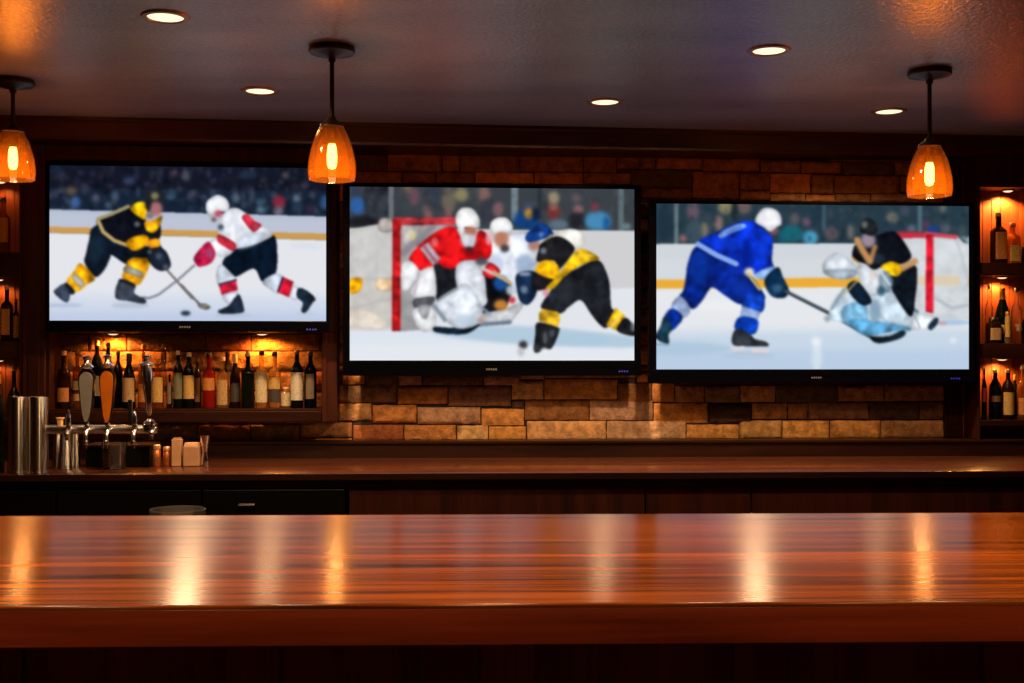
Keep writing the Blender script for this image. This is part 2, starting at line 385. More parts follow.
def picture_goalmouth():
    c = Canvas(349.7, 187.5, 634.5, 360.5); E = lambda: c.crop(340, 180, 6.4); F = lambda: c.crop(340, 275, 6.4); G = lambda: c.crop(490, 180, 6.4); H = lambda: c.crop(490, 275, 6.4)
    c.band(180, 230, 180, 230, (58, 64, 70)); c.crowd(110, 188, 228, [(48, 52, 58), (72, 76, 82), (40, 44, 50), (84, 80, 78), (62, 74, 80)], 9, 0.5, (2, 6))
    E(); c.poly([(165, 40), (310, 40), (310, 260), (165, 260)], (42, 46, 54), 0.9, 1)
    for p, rx, ry, k in [((100, 80), 26, 34, (50, 56, 84)), ((110, 170), 46, 56, (40, 104, 196)), ((150, 275), 100, 40, (18, 17, 22)), ((470, 110), 34, 60, (116, 78, 92)), ((430, 60), 30, 20, (130, 100, 76)), ((545, 190), 26, 26, (124, 84, 92)),
                         ((690, 130), 46, 80, (122, 108, 92)), ((770, 95), 44, 44, (160, 148, 100)), ((915, 90), 40, 44, (150, 106, 96)), ((940, 200), 60, 80, (52, 54, 68)), ((560, 225), 24, 22, (150, 110, 100)), ((1000, 190), 30, 40, (130, 98, 98)), ((590, 100), 50, 70, (48, 56, 70)), ((690, 220), 24, 24, (160, 90, 90))]:
        c.ell(p, rx, ry, k, 0.75, 1.8)
    c.line([(325, 40), (325, 250)], 32, (112, 118, 122), 0.9, 0.6)
    G()
    c.line([(150, 40), (150, 240)], 44, (122, 138, 150), 0.9, 0.7); c.line([(835, 40), (835, 310)], 34, (98, 116, 122), 0.9, 0.7); c.line([(310, 40), (310, 240)], 22, (40, 50, 60), 0.9, 0.7)
    for p, rx, ry, k in [((400, 110), 38, 40, (164, 146, 118)), ((400, 205), 42, 44, (126, 46, 46)), ((400, 165), 28, 26, (150, 100, 86)), ((430, 280), 66, 34, (96, 118, 134)), ((560, 185), 32, 32, (150, 100, 106)), ((545, 110), 30, 30, (104, 84, 90)), ((555, 255), 60, 54, (30, 31, 36)),
                         ((685, 255), 86, 62, (72, 150, 202)), ((740, 270), 22, 48, (24, 84, 150)), ((665, 165), 28, 30, (124, 56, 66)), ((225, 255), 84, 66, (10, 62, 132)), ((240, 165), 32, 26, (66, 74, 112)), ((240, 212), 27, 32, (230, 152, 30)), ((285, 215), 24, 42, (16, 26, 50)), ((48, 185), 28, 44, (128, 88, 98)), ((870, 290), 30, 22, (116, 144, 150))]:
        c.ell(p, rx, ry, k, 0.85, 1.6)
    c.crowd(120, 188, 228, [(44, 48, 54), (78, 80, 84), (34, 36, 42), (96, 86, 82), (60, 66, 76)], 32, 0.45, (1.2, 2.8))
    c.band(229, 300, 229.5, 300, (208, 208, 211)); c.band(300, 365, 287, 365, (226, 230, 236), 1, 0.6)
    E(); c.poly([(65, 320), (335, 270), (335, 672), (65, 672)], (202, 201, 199), 1, 0.6, smooth=False, form=0.06); c.poly([(255, 255), (335, 255), (335, 330), (250, 330)], (170, 160, 156), 0.9, 0.8)
    F(); c.poly([(60, 20), (335, 20), (335, 340), (60, 340)], (200, 197, 192), 1, 0.6, smooth=False, form=0.06)
    c.poly([(66, 30), (140, 25), (130, 100), (66, 118)], (246, 168, 14)); c.poly([(235, 30), (335, 30), (335, 95), (240, 95)], (224, 188, 146), 0.9, 0.8)
    c.poly([(66, 225), (200, 230), (300, 305), (250, 355), (66, 330)], (224, 212, 198), form=0.1); c.line([(66, 215), (330, 150)], 16, (176, 170, 166), 0.5, 1); c.line([(66, 345), (330, 350)], 20, (206, 204, 206), 0.8, 1)
    c.band(331, 365, 331, 365, (222, 229, 238), 1, 0.8); c.band(344, 365, 344, 365, (230, 234, 240), 0.8, 2)
    E(); c.line([(235, 340), (235, 660)], 14, (186, 184, 182), 0.5, 1)
    # the net
    c.poly([(385, 285), (740, 285), (640, 400), (450, 520), (400, 700), (385, 900)], (172, 166, 168), 1, 0.6, smooth=False, form=0.08); c.poly([(390, 295), (540, 295), (400, 430)], (206, 200, 196), 0.9, 1, smooth=False)
    c.line([(400, 470), (590, 300)], 44, (134, 128, 136), 0.8, 1); c.line([(500, 420), (720, 290)], 40, (120, 108, 118), 0.8, 1); c.ell((460, 360), 18, 24, (218, 204, 130), 0.9)
    F(); c.poly([(385, 0), (520, 60), (520, 350), (385, 360)], (158, 158, 161), 1, 0.6, smooth=False, form=0.08)
    E(); c.poly([(335, 245), (740, 238), (740, 286), (335, 294)], (198, 52, 60), 1, 0.5, smooth=False); c.line([(380, 268), (740, 258)], 14, (150, 60, 66), 0.6)
    c.poly([(335, 255), (386, 255), (384, 965), (330, 965)], (202, 28, 32), 1, 0.5, smooth=False); c.line([(342, 300), (338, 960)], 12, (160, 20, 26), 0.6, 0.8)
    # ice shadows
    F(); c.poly([(600, 345), (900, 330), (1300, 330), (1900, 400), (1900, 460), (1300, 450), (900, 420), (620, 380)], (170, 198, 218), 0.85, 1.6, form=0); H(); c.ell((560, 410), 200, 34, (174, 200, 220), 0.9, 1.4)
    # skater behind in pale blue
    E(); G(); c.poly([(-90, 470), (-20, 360), (120, 340), (230, 330), (255, 430), (300, 500), (280, 545), (190, 570), (190, 700), (100, 720), (-60, 690)], (216, 222, 234)); c.ell((215, 545), 60, 70, (146, 168, 200), 0.8, 1.5); c.ell((30, 540), 50, 70, (190, 202, 224), 0.8, 1.5)
    H(); c.poly([(-100, -20), (30, -10), (130, 60), (120, 150), (60, 240), (-60, 240), (-110, 150)], (17, 17, 22)); c.ell((60, 50), 46, 48, (26, 78, 148)); c.ell((130, 95), 34, 34, (200, 210, 222), 0.9)
    c.poly([(165, -10), (290, -20), (292, 110), (240, 186), (190, 172), (166, 100)], (20, 40, 70)); c.ell((212, 92), 24, 26, (126, 146, 168), 0.8); c.ell((215, -10), 40, 14, (170, 180, 200), 0.8)
    c.poly([(-60, 250), (90, 214), (170, 178), (205, 192), (150, 272), (100, 312), (-60, 305)], (192, 193, 198)); c.ell((62, 190), 44, 34, (196, 128, 54)); c.ell((134, 158), 22, 22, (204, 56, 62)); c.line([(-80, 318), (120, 300)], 24, (92, 112, 132), 0.9, 0.8)
    G(); c.ell((65, 375), 48, 56, (186, 122, 96)); c.ell((88, 436), 30, 26, (72, 62, 66)); c.poly([(-10, 320), (0, 270), (40, 240), (95, 240), (136, 285), (125, 338), (60, 330), (10, 345)], (234, 234, 235))
    # goalkeeper in red
    E(); c.poly([(595, 545), (650, 505), (745, 560), (750, 700), (700, 765), (612, 765)], (27, 30, 37))
    c.poly([(440, 500), (540, 385), (640, 318), (730, 305), (790, 420), (840, 432), (880, 325), (935, 348), (966, 430), (940, 505), (830, 515), (720, 565), (665, 562), (600, 520), (588, 552), (500, 580)], (216, 20, 25))
    c.ell((700, 420), 60, 60, (232, 26, 30), 0.7, 2); c.ell((850, 480), 60, 30, (150, 12, 18), 0.7, 1.5); c.ell((945, 370), 20, 46, (240, 180, 184), 0.8, 0.8)
    c.poly([(505, 440), (560, 398), (640, 505), (588, 545)], (202, 176, 186), smooth=False); c.line([(532, 425), (612, 530)], 20, (150, 96, 112), 0.9, 0.5); c.ell((600, 400), 22, 30, (240, 150, 150), 0.6, 1)
    c.poly([(735, 560), (790, 515), (870, 525), (915, 600), (930, 720), (930, 790), (870, 810), (750, 700)], (208, 212, 220)); c.ell((900, 520), 40, 26, (70, 66, 74), 0.9)
    c.poly([(395, 540), (450, 520), (505, 585), (475, 640), (430, 705), (388, 690)], (228, 229, 232)); c.poly([(500, 590), (590, 560), (612, 700), (590, 752), (455, 742), (480, 650)], (226, 226, 230)); c.line([(500, 600), (470, 730)], 14, (170, 160, 170), 0.8, 0.8)
    F(); c.poly([(470, 155), (600, 140), (570, 205), (478, 212)], (84, 85, 92)); c.poly([(460, 225), (590, 200), (612, 320), (560, 362), (500, 345)], (228, 229, 232)); c.poly([(500, 195), (570, 195), (550, 280), (510, 260)], (146, 148, 154), 0.9, 0.8)
    c.poly([(600, 330), (700, 335), (830, 325), (890, 315), (812, 372), (700, 378), (600, 362)], (16, 32, 48))
    c.poly([(735, 80), (810, 60), (905, 200), (868, 312), (770, 342), (700, 318), (640, 250), (605, 172)], (208, 214, 224)); c.line([(590, 190), (665, 290)], 24, (118, 130, 142), 0.8, 0.7); c.line([(615, 165), (745, 85)], 12, (110, 118, 128), 0.8, 0.6); c.ell((800, 285), 70, 36, (186, 206, 222), 0.8, 1.6)
    c.line([(880, 190), (950, 250)], 22, (150, 160, 172), 0.8, 0.8); c.ell((890, 290), 18, 18, (190, 140, 130), 0.8)
    E(); c.poly([(905, 600), (945, 528), (1000, 555), (1016, 592), (960, 628)], (202, 32, 42)); c.line([(905, 565), (1024, 622)], 22, (212, 196, 190), 0.9); G(); c.line([(20, 590), (120, 655)], 26, (196, 170, 122), 0.9)
    E(); c.poly([(740, 215), (780, 178), (840, 184), (882, 240), (886, 300), (850, 312), (790, 302), (796, 372), (760, 335), (735, 275)], (236, 236, 237)); c.ell((828, 330), 40, 32, (178, 108, 88)); c.ell((815, 388), 46, 44, (198, 200, 210)); c.ell((820, 440), 26, 16, (58, 30, 36)); c.ell((800, 380), 18, 30, (226, 228, 234), 0.9)
    # skater in black and yellow
    G(); c.poly([(395, 340), (480, 310), (560, 318), (604, 370), (582, 425), (530, 436), (470, 372)], (236, 234, 226)); c.ell((275, 410), 36, 40, (172, 124, 114)); c.poly([(218, 360), (265, 302), (330, 274), (382, 308), (396, 350), (330, 376), (240, 396)], (20, 66, 152)); c.ell((320, 345), 16, 18, (110, 150, 196), 0.8); c.line([(330, 400), (385, 350)], 16, (170, 150, 100), 0.8)
    H(); c.poly([(450, -10), (545, -45), (640, -95), (702, -92), (742, -18), (762, 60), (772, 200), (800, 235), (742, 335), (690, 305), (640, 245), (575, 158), (500, 200), (440, 245), (326, 215), (330, 170), (385, 90), (415, 30)], (30, 33, 39))
    c.ell((480, 110), 60, 60, (46, 50, 56), 0.5, 2); c.ell((640, 60), 40, 90, (18, 20, 26), 0.6, 2)
    G(); c.poly([(318, 405), (400, 358), (470, 370), (535, 432), (500, 500), (455, 552), (430, 565), (400, 512), (296, 520), (304, 440)], (28, 28, 31)); c.ell((335, 450), 20, 20, (124, 134, 150), 0.9); c.poly([(255, 650), (290, 590), (410, 630), (370, 690), (280, 700)], (27, 23, 28))
    c.poly([(286, 555), (330, 514), (400, 518), (440, 570), (425, 628), (360, 622), (292, 592)], (249, 182, 16)); c.poly([(434, 600), (480, 530), (560, 440), (640, 456), (696, 502), (620, 522), (540, 562), (465, 620), (400, 690), (350, 690)], (242, 188, 22)); c.ell((600, 480), 60, 14, (252, 212, 60), 0.7, 0.8)
    H(); c.poly([(306, 240), (330, 214), (430, 234), (444, 280), (424, 332), (306, 292)], (246, 192, 40), smooth=False); c.poly([(296, 302), (420, 330), (436, 360), (392, 462), (350, 474), (278, 492), (282, 380)], (30, 32, 37)); c.ell((345, 400), 14, 40, (110, 110, 112), 0.7); c.ell((390, 370), 18, 26, (90, 92, 100), 0.7); c.ell((340, 485), 26, 20, (236, 236, 238), 0.9)
    c.ell((205, 445), 28, 26, (52, 53, 58)); c.ell((190, 490), 22, 30, (186, 186, 190), 0.8); c.ell((290, 465), 18, 24, (54, 56, 60))
    c.poly([(800, 205), (864, 258), (804, 352), (738, 318)], (242, 186, 28), smooth=False); c.line([(832, 240), (775, 330)], 14, (250, 214, 110), 0.9, 0.5); c.poly([(862, 268), (924, 335), (920, 388), (808, 352)], (31, 31, 36)); c.ell((912, 330), 16, 30, (120, 122, 130), 0.8); c.ell((350, 112), 20, 24, (222, 128, 138), 0.8)
    c.a = gauss(c.a, 0.8 * c.S); return c

def picture_shot():
    c = Canvas(656.6, 204.7, 969.5, 369.2); k_ = 5.851; I = lambda: c.crop(645, 195, k_); J = lambda: c.crop(645, 285, k_); K = lambda: c.crop(805, 195, k_); L = lambda: c.crop(805, 285, k_)
    c.band(200, 246, 200, 244, (38, 58, 70)); c.crowd(150, 205, 243, [(30, 48, 60), (60, 78, 88), (24, 38, 50), (72, 74, 84), (36, 70, 84)], 21, 0.5, (2, 5))
    I(); c.line([(185, 40), (185, 290)], 26, (106, 126, 132), 0.9, 0.6)
    for p, rx, ry, k in [((120, 160), 40, 110, (26, 46, 60)), ((280, 100), 34, 54, (122, 90, 104)), ((470, 80), 46, 36, (166, 152, 104)), ((575, 75), 40, 40, (126, 98, 98)), ((430, 170), 24, 46, (168, 128, 116)), ((345, 210), 22, 46, (168, 136, 112)), ((225, 260), 22, 22, (196, 120, 116)), ((290, 220), 50, 70, (66, 84, 96)), ((520, 100), 20, 50, (20, 24, 34)),
                         ((870, 140), 28, 34, (110, 92, 96)), ((850, 225), 66, 50, (22, 112, 126)), ((940, 160), 24, 26, (132, 90, 116)), ((970, 250), 34, 34, (104, 176, 204)), ((800, 250), 24, 40, (20, 96, 120)), ((1000, 110), 40, 50, (30, 50, 66))]:
        c.ell(p, rx, ry, k, 0.75, 1.8)
    K(); c.line([(668, 50), (668, 220)], 26, (86, 116, 128), 0.8, 0.7); c.line([(105, 60), (105, 200)], 20, (70, 100, 112), 0.7, 0.7)
    for p, rx, ry, k in [((505, 130), 34, 34, (138, 126, 106)), ((480, 190), 60, 40, (40, 56, 76)), ((620, 195), 26, 26, (110, 118, 146)), ((742, 200), 36, 26, (22, 66, 162)), ((705, 168), 22, 26, (104, 60, 92)), ((260, 215), 20, 44, (132, 122, 118)), ((150, 225), 40, 40, (108, 86, 92)), ((20, 250), 40, 42, (64, 160, 202)), ((805, 75), 20, 18, (140, 128, 108)), ((820, 190), 30, 24, (96, 112, 122)), ((920, 210), 26, 40, (70, 84, 96)), ((580, 90), 30, 30, (72, 78, 96))]:
        c.ell(p, rx, ry, k, 0.75, 1.8)
    c.crowd(130, 205, 243, [(28, 44, 56), (66, 80, 90), (22, 30, 42), (90, 88, 92), (36, 66, 80)], 33, 0.45, (1.2, 2.8))
    c.band(245, 290, 242, 290, (208, 214, 220)); c.band(260, 278, 258, 276, (214, 219, 224), 0.7, 2)
    c.band(280.5, 289.5, 275, 285.5, (236, 172, 54), 1, 0.5); c.band(289.5, 372, 285.5, 372, (229, 232, 236), 1, 0.6)
    c.band(332, 375, 328, 375, (196, 213, 231), 0.9, 4); c.band(352, 375, 348, 375, (184, 204, 228), 0.9, 4)
    J(); c.ell((200, 370), 300, 40, (172, 198, 220), 0.85, 2); c.ell((600, 410), 160, 22, (178, 200, 222), 0.85, 1.4); c.ell((1000, 410), 26, 90, (222, 231, 240), 0.8, 1.4); c.ell((995, 325), 30, 26, (236, 241, 247), 0.5, 2); c.ell((480, 120), 220, 40, (238, 240, 242), 0.8, 3)
    # net on the right
    K(); c.poly([(545, 235), (700, 240), (890, 235), (955, 300), (960, 720), (650, 720), (640, 420)], (204, 209, 214), 1, 0.6, smooth=False, form=0.07); c.poly([(660, 470), (905, 470), (905, 525), (660, 525)], (222, 202, 170), 0.9, 0.8, smooth=False, form=0)
    c.poly([(900, 235), (962, 235), (962, 290)], (120, 138, 146), 0.9, 0.8, smooth=False); c.line([(760, 600), (860, 660), (950, 640)], 18, (170, 178, 184), 0.8, 1); c.line([(885, 250), (950, 470)], 14, (186, 192, 198), 0.8, 1); c.ell((800, 360), 40, 60, (220, 224, 228), 0.7, 2)
    c.line([(540, 235), (700, 232)], 30, (202, 46, 66)); c.line([(700, 222), (880, 240)], 26, (212, 70, 88), 0.9); c.line([(540, 212), (700, 216)], 14, (150, 50, 60), 0.8)
    c.poly([(706, 225), (750, 225), (748, 690), (702, 680)], (206, 22, 42), 1, 0.5, smooth=False); c.line([(742, 240), (740, 670)], 10, (230, 60, 74), 0.6)
    L(); c.ell((850, 215), 120, 18, (160, 190, 220), 0.8, 1); c.ell((800, 222), 30, 10, (220, 130, 130), 0.6)
    # skater in blue
    I(); c.poly([(300, 305), (252, 400), (240, 480), (225, 560), (205, 600), (275, 668), (330, 625), (372, 560), (400, 543), (470, 592), (555, 640), (650, 612), (700, 600), (640, 500), (585, 440), (530, 405), (400, 360)], (9, 36, 132))
    c.ell((320, 430), 60, 90, (10, 52, 156), 0.7, 2); c.ell((560, 540), 50, 60, (14, 50, 150), 0.6, 2); c.ell((400, 470), 50, 50, (6, 26, 100), 0.6, 2)
    J(); c.poly([(205, 66), (268, 140), (225, 192), (156, 132)], (166, 186, 228)); c.poly([(155, 138), (222, 186), (190, 242), (150, 266), (106, 212)], (10, 46, 152)); c.poly([(118, 185), (162, 250), (142, 290), (140, 342), (80, 322), (68, 290), (90, 250)], (22, 50, 66)); c.line([(70, 345), (140, 350)], 12, (130, 160, 180), 0.8)
    c.poly([(600, 55), (680, 55), (698, 110), (670, 162), (565, 130), (585, 80)], (15, 66, 192)); c.poly([(566, 122), (672, 156), (656, 204), (552, 182)], (158, 182, 228), smooth=False); c.poly([(550, 186), (656, 206), (632, 288), (524, 258)], (10, 62, 184))
    c.poly([(526, 258), (605, 282), (640, 315), (702, 330), (716, 356), (640, 358), (512, 348)], (46, 49, 56)); c.line([(515, 372), (570, 366)], 22, (222, 216, 222), 0.95); c.line([(630, 380), (708, 384)], 24, (220, 212, 218), 0.95); c.line([(515, 398), (700, 402)], 10, (190, 190, 200), 0.8)
    I(); c.poly([(320, 285), (420, 220), (560, 158), (650, 163), (704, 215), (742, 262), (738, 380), (745, 435), (640, 465), (615, 432), (580, 445), (520, 400)], (10, 46, 188)); c.ell((590, 350), 34, 90, (5, 26, 122), 0.75, 1.6); c.ell((480, 290), 70, 40, (16, 56, 204), 0.6, 2); c.ell((690, 320), 36, 80, (14, 58, 206), 0.6, 1.8)
    c.poly([(425, 238), (480, 198), (560, 170), (588, 190), (500, 228), (448, 256)], (126, 166, 232), 0.95); c.line([(470, 225), (560, 188)], 10, (60, 100, 200), 0.6)
    c.line([(310, 292), (420, 356), (530, 405)], 30, (134, 168, 236))
    c.ell((748, 208), 26, 26, (126, 84, 92)); c.poly([(640, 155), (678, 88), (730, 78), (782, 108), (794, 168), (764, 190), (728, 216), (688, 190)], (234, 234, 239)); c.ell((740, 130), 36, 26, (244, 244, 246), 0.7, 1)
    c.ell((606, 452), 28, 24, (224, 218, 202)); c.line([(600, 465), (665, 550)], 18, (206, 180, 110), 0.9)
    c.poly([(640, 462), (740, 418), (756, 450), (704, 494), (656, 488)], (138, 172, 224)); c.poly([(694, 498), (770, 422), (802, 480), (836, 552), (820, 596), (775, 604), (726, 582)], (13, 46, 78)); c.ell((770, 545), 30, 24, (70, 104, 134), 0.7, 0.8)
    # his stick
    c.T = (0, 0, 1); c.line([(785, 291.5), (832, 315), (873, 338.5)], 3.6, (58, 72, 84)); c.line([(790, 292.5), (830, 312)], 1.2, (120, 134, 142), 0.7)
    # goalkeeper in black
    L(); c.poly([(140, 130), (215, 20), (255, 25), (345, 110), (260, 205), (150, 205)], (196, 214, 228)); c.poly([(215, 130), (330, 90), (360, 130), (350, 235), (225, 225)], (112, 168, 204), 0.95, 1); c.line([(150, 140), (225, 25)], 14, (120, 140, 156), 0.8, 0.7); c.ell((125, 195), 18, 20, (120, 140, 156), 0.7, 1)
    c.poly([(360, 40), (480, 15), (600, 95), (655, 170), (625, 255), (520, 235), (420, 180), (370, 110)], (198, 217, 231)); c.poly([(250, 205), (400, 205), (560, 235), (615, 262), (420, 292), (320, 282)], (84, 154, 198), 0.95, 1); c.ell((405, 150), 36, 66, (130, 162, 184), 0.9, 1); c.line([(430, 290), (560, 268)], 14, (180, 204, 220), 0.9)
    c.poly([(640, 175), (700, 165), (762, 190), (742, 252), (650, 264), (612, 240)], (218, 224, 231)); c.poly([(715, 240), (750, 195), (776, 190), (772, 225), (735, 262)], (26, 42, 62)); c.line([(510, 35), (655, 155)], 14, (74, 94, 114), 0.9, 0.6); c.line([(640, 180), (670, 250)], 10, (150, 168, 182), 0.8)
    K(); c.poly([(480, 480), (560, 440), (640, 408), (654, 480), (642, 600), (630, 690), (600, 700), (520, 580)], (15, 23, 33))
    c.poly([(280, 300), (330, 270), (420, 232), (500, 208), (545, 232), (594, 300), (618, 360), (570, 400), (480, 400), (400, 436), (350, 402), (275, 375)], (13, 17, 25)); c.ell((420, 370), 40, 30, (40, 56, 76), 0.7, 1.2)
    c.line([(560, 428), (640, 385)], 36, (196, 142, 92), 0.95, 0.9); c.line([(300, 262), (330, 320), (372, 385)], 38, (214, 154, 92), 0.9, 0.9); c.line([(405, 300), (376, 385)], 28, (200, 142, 84), 0.85, 0.9); c.line([(270, 365), (310, 400)], 14, (206, 160, 100), 0.8)
    c.ell((365, 262), 42, 44, (156, 136, 154)); c.poly([(318, 212), (328, 150), (370, 132), (412, 168), (414, 215), (360, 228)], (29, 33, 37)); c.ell((343, 172), 18, 20, (118, 122, 112), 0.8); c.ell((385, 225), 30, 12, (24, 26, 32))
    c.poly([(105, 385), (190, 335), (280, 400), (304, 440), (270, 484), (180, 490), (105, 455)], (208, 215, 223)); c.poly([(108, 440), (190, 432), (300, 440), (268, 484), (180, 488), (112, 460)], (156, 172, 186), 0.95, 0.9); c.line([(108, 395), (108, 450)], 10, (150, 164, 176), 0.6, 1)
    c.poly([(300, 425), (340, 408), (432, 480), (436, 560), (390, 590), (330, 545)], (214, 221, 228)); c.ell((390, 470), 20, 30, (226, 214, 206), 0.8); c.poly([(430, 470), (470, 440), (510, 500), (490, 560), (440, 560)], (120, 146, 168), 0.9, 0.8); c.line([(440, 450), (490, 520)], 16, (206, 220, 230), 0.8)
    c.poly([(240, 535), (300, 502), (384, 612), (340, 645), (285, 610)], (13, 26, 42)); c.line([(215, 590), (300, 500)], 14, (200, 180, 120), 0.6)
    c.poly([(438, 415), (490, 388), (540, 398), (564, 430), (540, 470), (500, 468), (460, 435)], (246, 188, 16)); c.ell((440, 560), 24, 30, (36, 70, 96), 0.8, 1)
    L(); c.poly([(378, 302), (430, 300), (500, 292), (562, 262), (586, 280), (550, 312), (450, 338), (398, 332)], (20, 31, 42)); c.ell((60, 330), 26, 24, (240, 245, 250), 0.6, 1.6); c.ell((866, 322), 20, 18, (240, 245, 250), 0.6, 1.4); c.ell((60, 440), 30, 50, (208, 222, 236), 0.7, 2)
    c.a = gauss(c.a, 0.85 * c.S); return c
# ------------------------------------------------------------------ shared materials
M = {}
M['bar_wood'] = wood('bar varnished wood', srgb(50, 20, 3), srgb(164, 82, 17), rough=0.22, grain='x', spec=0.16, bump=0.03, aniso=0.9, fine=1.9)
M['bar_edge'] = wood('bar edge wood', srgb(92, 30, 8), srgb(150, 58, 18), rough=0.34, grain='x', spec=0.45, bump=0.05)
M['front_wood'] = wood('bar front wood', srgb(70, 24, 11), srgb(120, 48, 24), rough=0.45, grain='z', spec=0.35)
M['satin'] = pbr('satin chrome', (0.74, 0.72, 0.70), 0.27, metal=1.0, noise_amt=0.04)
M['panel_wood'] = wood('dark panel wood', srgb(26, 9, 4), srgb(50, 19, 8), rough=0.5, grain='z', spec=0.12)
M['frame_wood'] = wood('red brown cabinet wood', srgb(28, 9, 4), srgb(54, 18, 7), rough=0.5, grain='z', spec=0.15)
M['beam_wood'] = wood('beam wood', srgb(34, 13, 7), srgb(64, 27, 13), rough=0.3, grain='x', spec=0.45)
M['shelf_wood'] = wood('shelf wood', srgb(20, 7, 3), srgb(38, 13, 5), rough=0.5, grain='x', spec=0.08)
M['counter_wood'] = wood('counter wood', srgb(36, 16, 8), srgb(72, 34, 18), rough=0.22, grain='x', spec=0.5, bump=0.05)
M['board_back'] = wood('tongue and groove boarding', srgb(96, 42, 20), srgb(140, 66, 32), rough=0.5, grain='z', spec=0.3)
M['upstand_wood'] = wood('upstand wood', srgb(18, 7, 3), srgb(36, 14, 7), rough=0.35, grain='x', spec=0.2)
M['black_plastic'] = pbr('black plastic', (0.0012, 0.0012, 0.0022), 0.2, spec=0.05, noise_amt=0.1)
M['black_matte'] = pbr('black enamel', (0.002, 0.0017, 0.0015), 0.4, spec=0.06, noise_amt=0.1)
M['copper_trim'] = pbr('copper light trim', (0.30, 0.15, 0.08), 0.4, metal=0.7, noise_amt=0.1)
M['bronze'] = pbr('dark bronze', (0.035, 0.02, 0.013), 0.42, metal=0.6, noise_amt=0.2)
M['chrome'] = pbr('polished chrome', (0.72, 0.70, 0.68), 0.13, metal=1.0, noise_amt=0.04)
M['steel'] = pbr('brushed steel', (0.55, 0.52, 0.49), 0.22, metal=1.0, noise_amt=0.08, noise_scale=60, stretch=(1, 1, 0.05), aniso=0.95)
M['grey_mark'] = pbr('silver lettering', (0.11, 0.11, 0.12), 0.4, metal=0.3, noise_amt=0.1)
M['blue_led'] = emit('blue status light', (0.02, 0.015, 0.6), 0.5)
M['cap_white'] = pbr('cream cap', srgb(186, 160, 122), 0.5, noise_amt=0.1)
M['cap_black'] = pbr('black cap', (0.012, 0.01, 0.01), 0.35, noise_amt=0.2)
M['cap_gold'] = pbr('gold foil', srgb(206, 150, 60), 0.3, metal=0.7, noise_amt=0.2)
M['cap_red'] = pbr('red foil', srgb(120, 24, 20), 0.35, metal=0.3, noise_amt=0.2)
M['cork'] = pbr('cork', srgb(196, 150, 100), 0.85, noise_amt=0.3, noise_scale=300)
M['lens'] = emit('lit downlight lens', (1.0, 0.80, 0.50), 1.5)
M['puck_lens'] = emit('lit puck lens', (1.0, 0.66, 0.34), 1.4)
M['amber_shade'] = glass('amber pendant glass', (0.95, 0.62, 0.27), 0.034, (1.0, 0.42, 0.06), 0.05, 0.7)
M['bulb'] = emit('glowing bulb', (1.0, 0.72, 0.46), 18.0)
M['filament'] = emit('glowing filament', (1.0, 0.74, 0.4), 40.0)

# plaster ceiling
m, N, L, B = new_mat('dark textured plaster')
tc = N.new('ShaderNodeTexCoord'); n1 = N.new('ShaderNodeTexNoise'); n1.inputs['Scale'].default_value = 1.6; n1.inputs['Detail'].default_value = 6
mp = N.new('ShaderNodeMapping'); mp.inputs['Scale'].default_value = (0.6, 2.2, 1); L.new(tc.outputs['Object'], mp.inputs['Vector']); L.new(mp.outputs['Vector'], n1.inputs['Vector'])
rp = N.new('ShaderNodeValToRGB'); rp.color_ramp.elements[0].position = 0.3; rp.color_ramp.elements[1].position = 0.7
rp.color_ramp.elements[0].color = (*srgb(84, 85, 102), 1); rp.color_ramp.elements[1].color = (*srgb(144, 143, 166), 1)
n3 = N.new('ShaderNodeTexNoise'); n3.inputs['Scale'].default_value = 110; n3.inputs['Detail'].default_value = 2; L.new(tc.outputs['Object'], n3.inputs['Vector'])
mx = N.new('ShaderNodeMix'); mx.data_type = 'FLOAT'; mx.inputs[0].default_value = 0.5; L.new(n1.outputs['Fac'], mx.inputs[2]); L.new(n3.outputs['Fac'], mx.inputs[3])
L.new(mx.outputs[0], rp.inputs['Fac']); L.new(rp.outputs['Color'], B.inputs['Base Color'])
n2 = N.new('ShaderNodeTexNoise'); n2.inputs['Scale'].default_value = 48; n2.inputs['Detail'].default_value = 4; L.new(tc.outputs['Object'], n2.inputs['Vector'])
bp = N.new('ShaderNodeBump'); bp.inputs['Strength'].default_value = 0.5; bp.inputs['Distance'].default_value = 0.008
L.new(n2.outputs['Fac'], bp.inputs['Height']); L.new(bp.outputs['Normal'], B.inputs['Normal'])
B.inputs['Roughness'].default_value = 0.3; B.inputs['Specular IOR Level'].default_value = 1.0
M['ceiling'] = m
# stone: colour per stone from the mesh, mottled
m, N, L, B = new_mat('stacked stone')
at = N.new('ShaderNodeAttribute'); at.attribute_name = 'tint'
tc = N.new('ShaderNodeTexCoord'); n1 = N.new('ShaderNodeTexNoise'); n1.inputs['Scale'].default_value = 22; n1.inputs['Detail'].default_value = 8; n1.inputs['Roughness'].default_value = 0.65
L.new(tc.outputs['Object'], n1.inputs['Vector'])
rp = N.new('ShaderNodeValToRGB'); rp.color_ramp.elements[0].position = 0.30; rp.color_ramp.elements[1].position = 0.68
rp.color_ramp.elements[0].color = (0.42, 0.38, 0.35, 1); rp.color_ramp.elements[1].color = (1.2, 1.2, 1.2, 1)
L.new(n1.outputs['Fac'], rp.inputs['Fac'])
mx = N.new('ShaderNodeMix'); mx.data_type = 'RGBA'; mx.blend_type = 'MULTIPLY'; mx.inputs[0].default_value = 1.0
L.new(at.outputs['Color'], mx.inputs[6]); L.new(rp.outputs['Color'], mx.inputs[7]); L.new(mx.outputs[2], B.inputs['Base Color'])
n2 = N.new('ShaderNodeTexNoise'); n2.inputs['Scale'].default_value = 90; n2.inputs['Detail'].default_value = 6; L.new(tc.outputs['Object'], n2.inputs['Vector'])
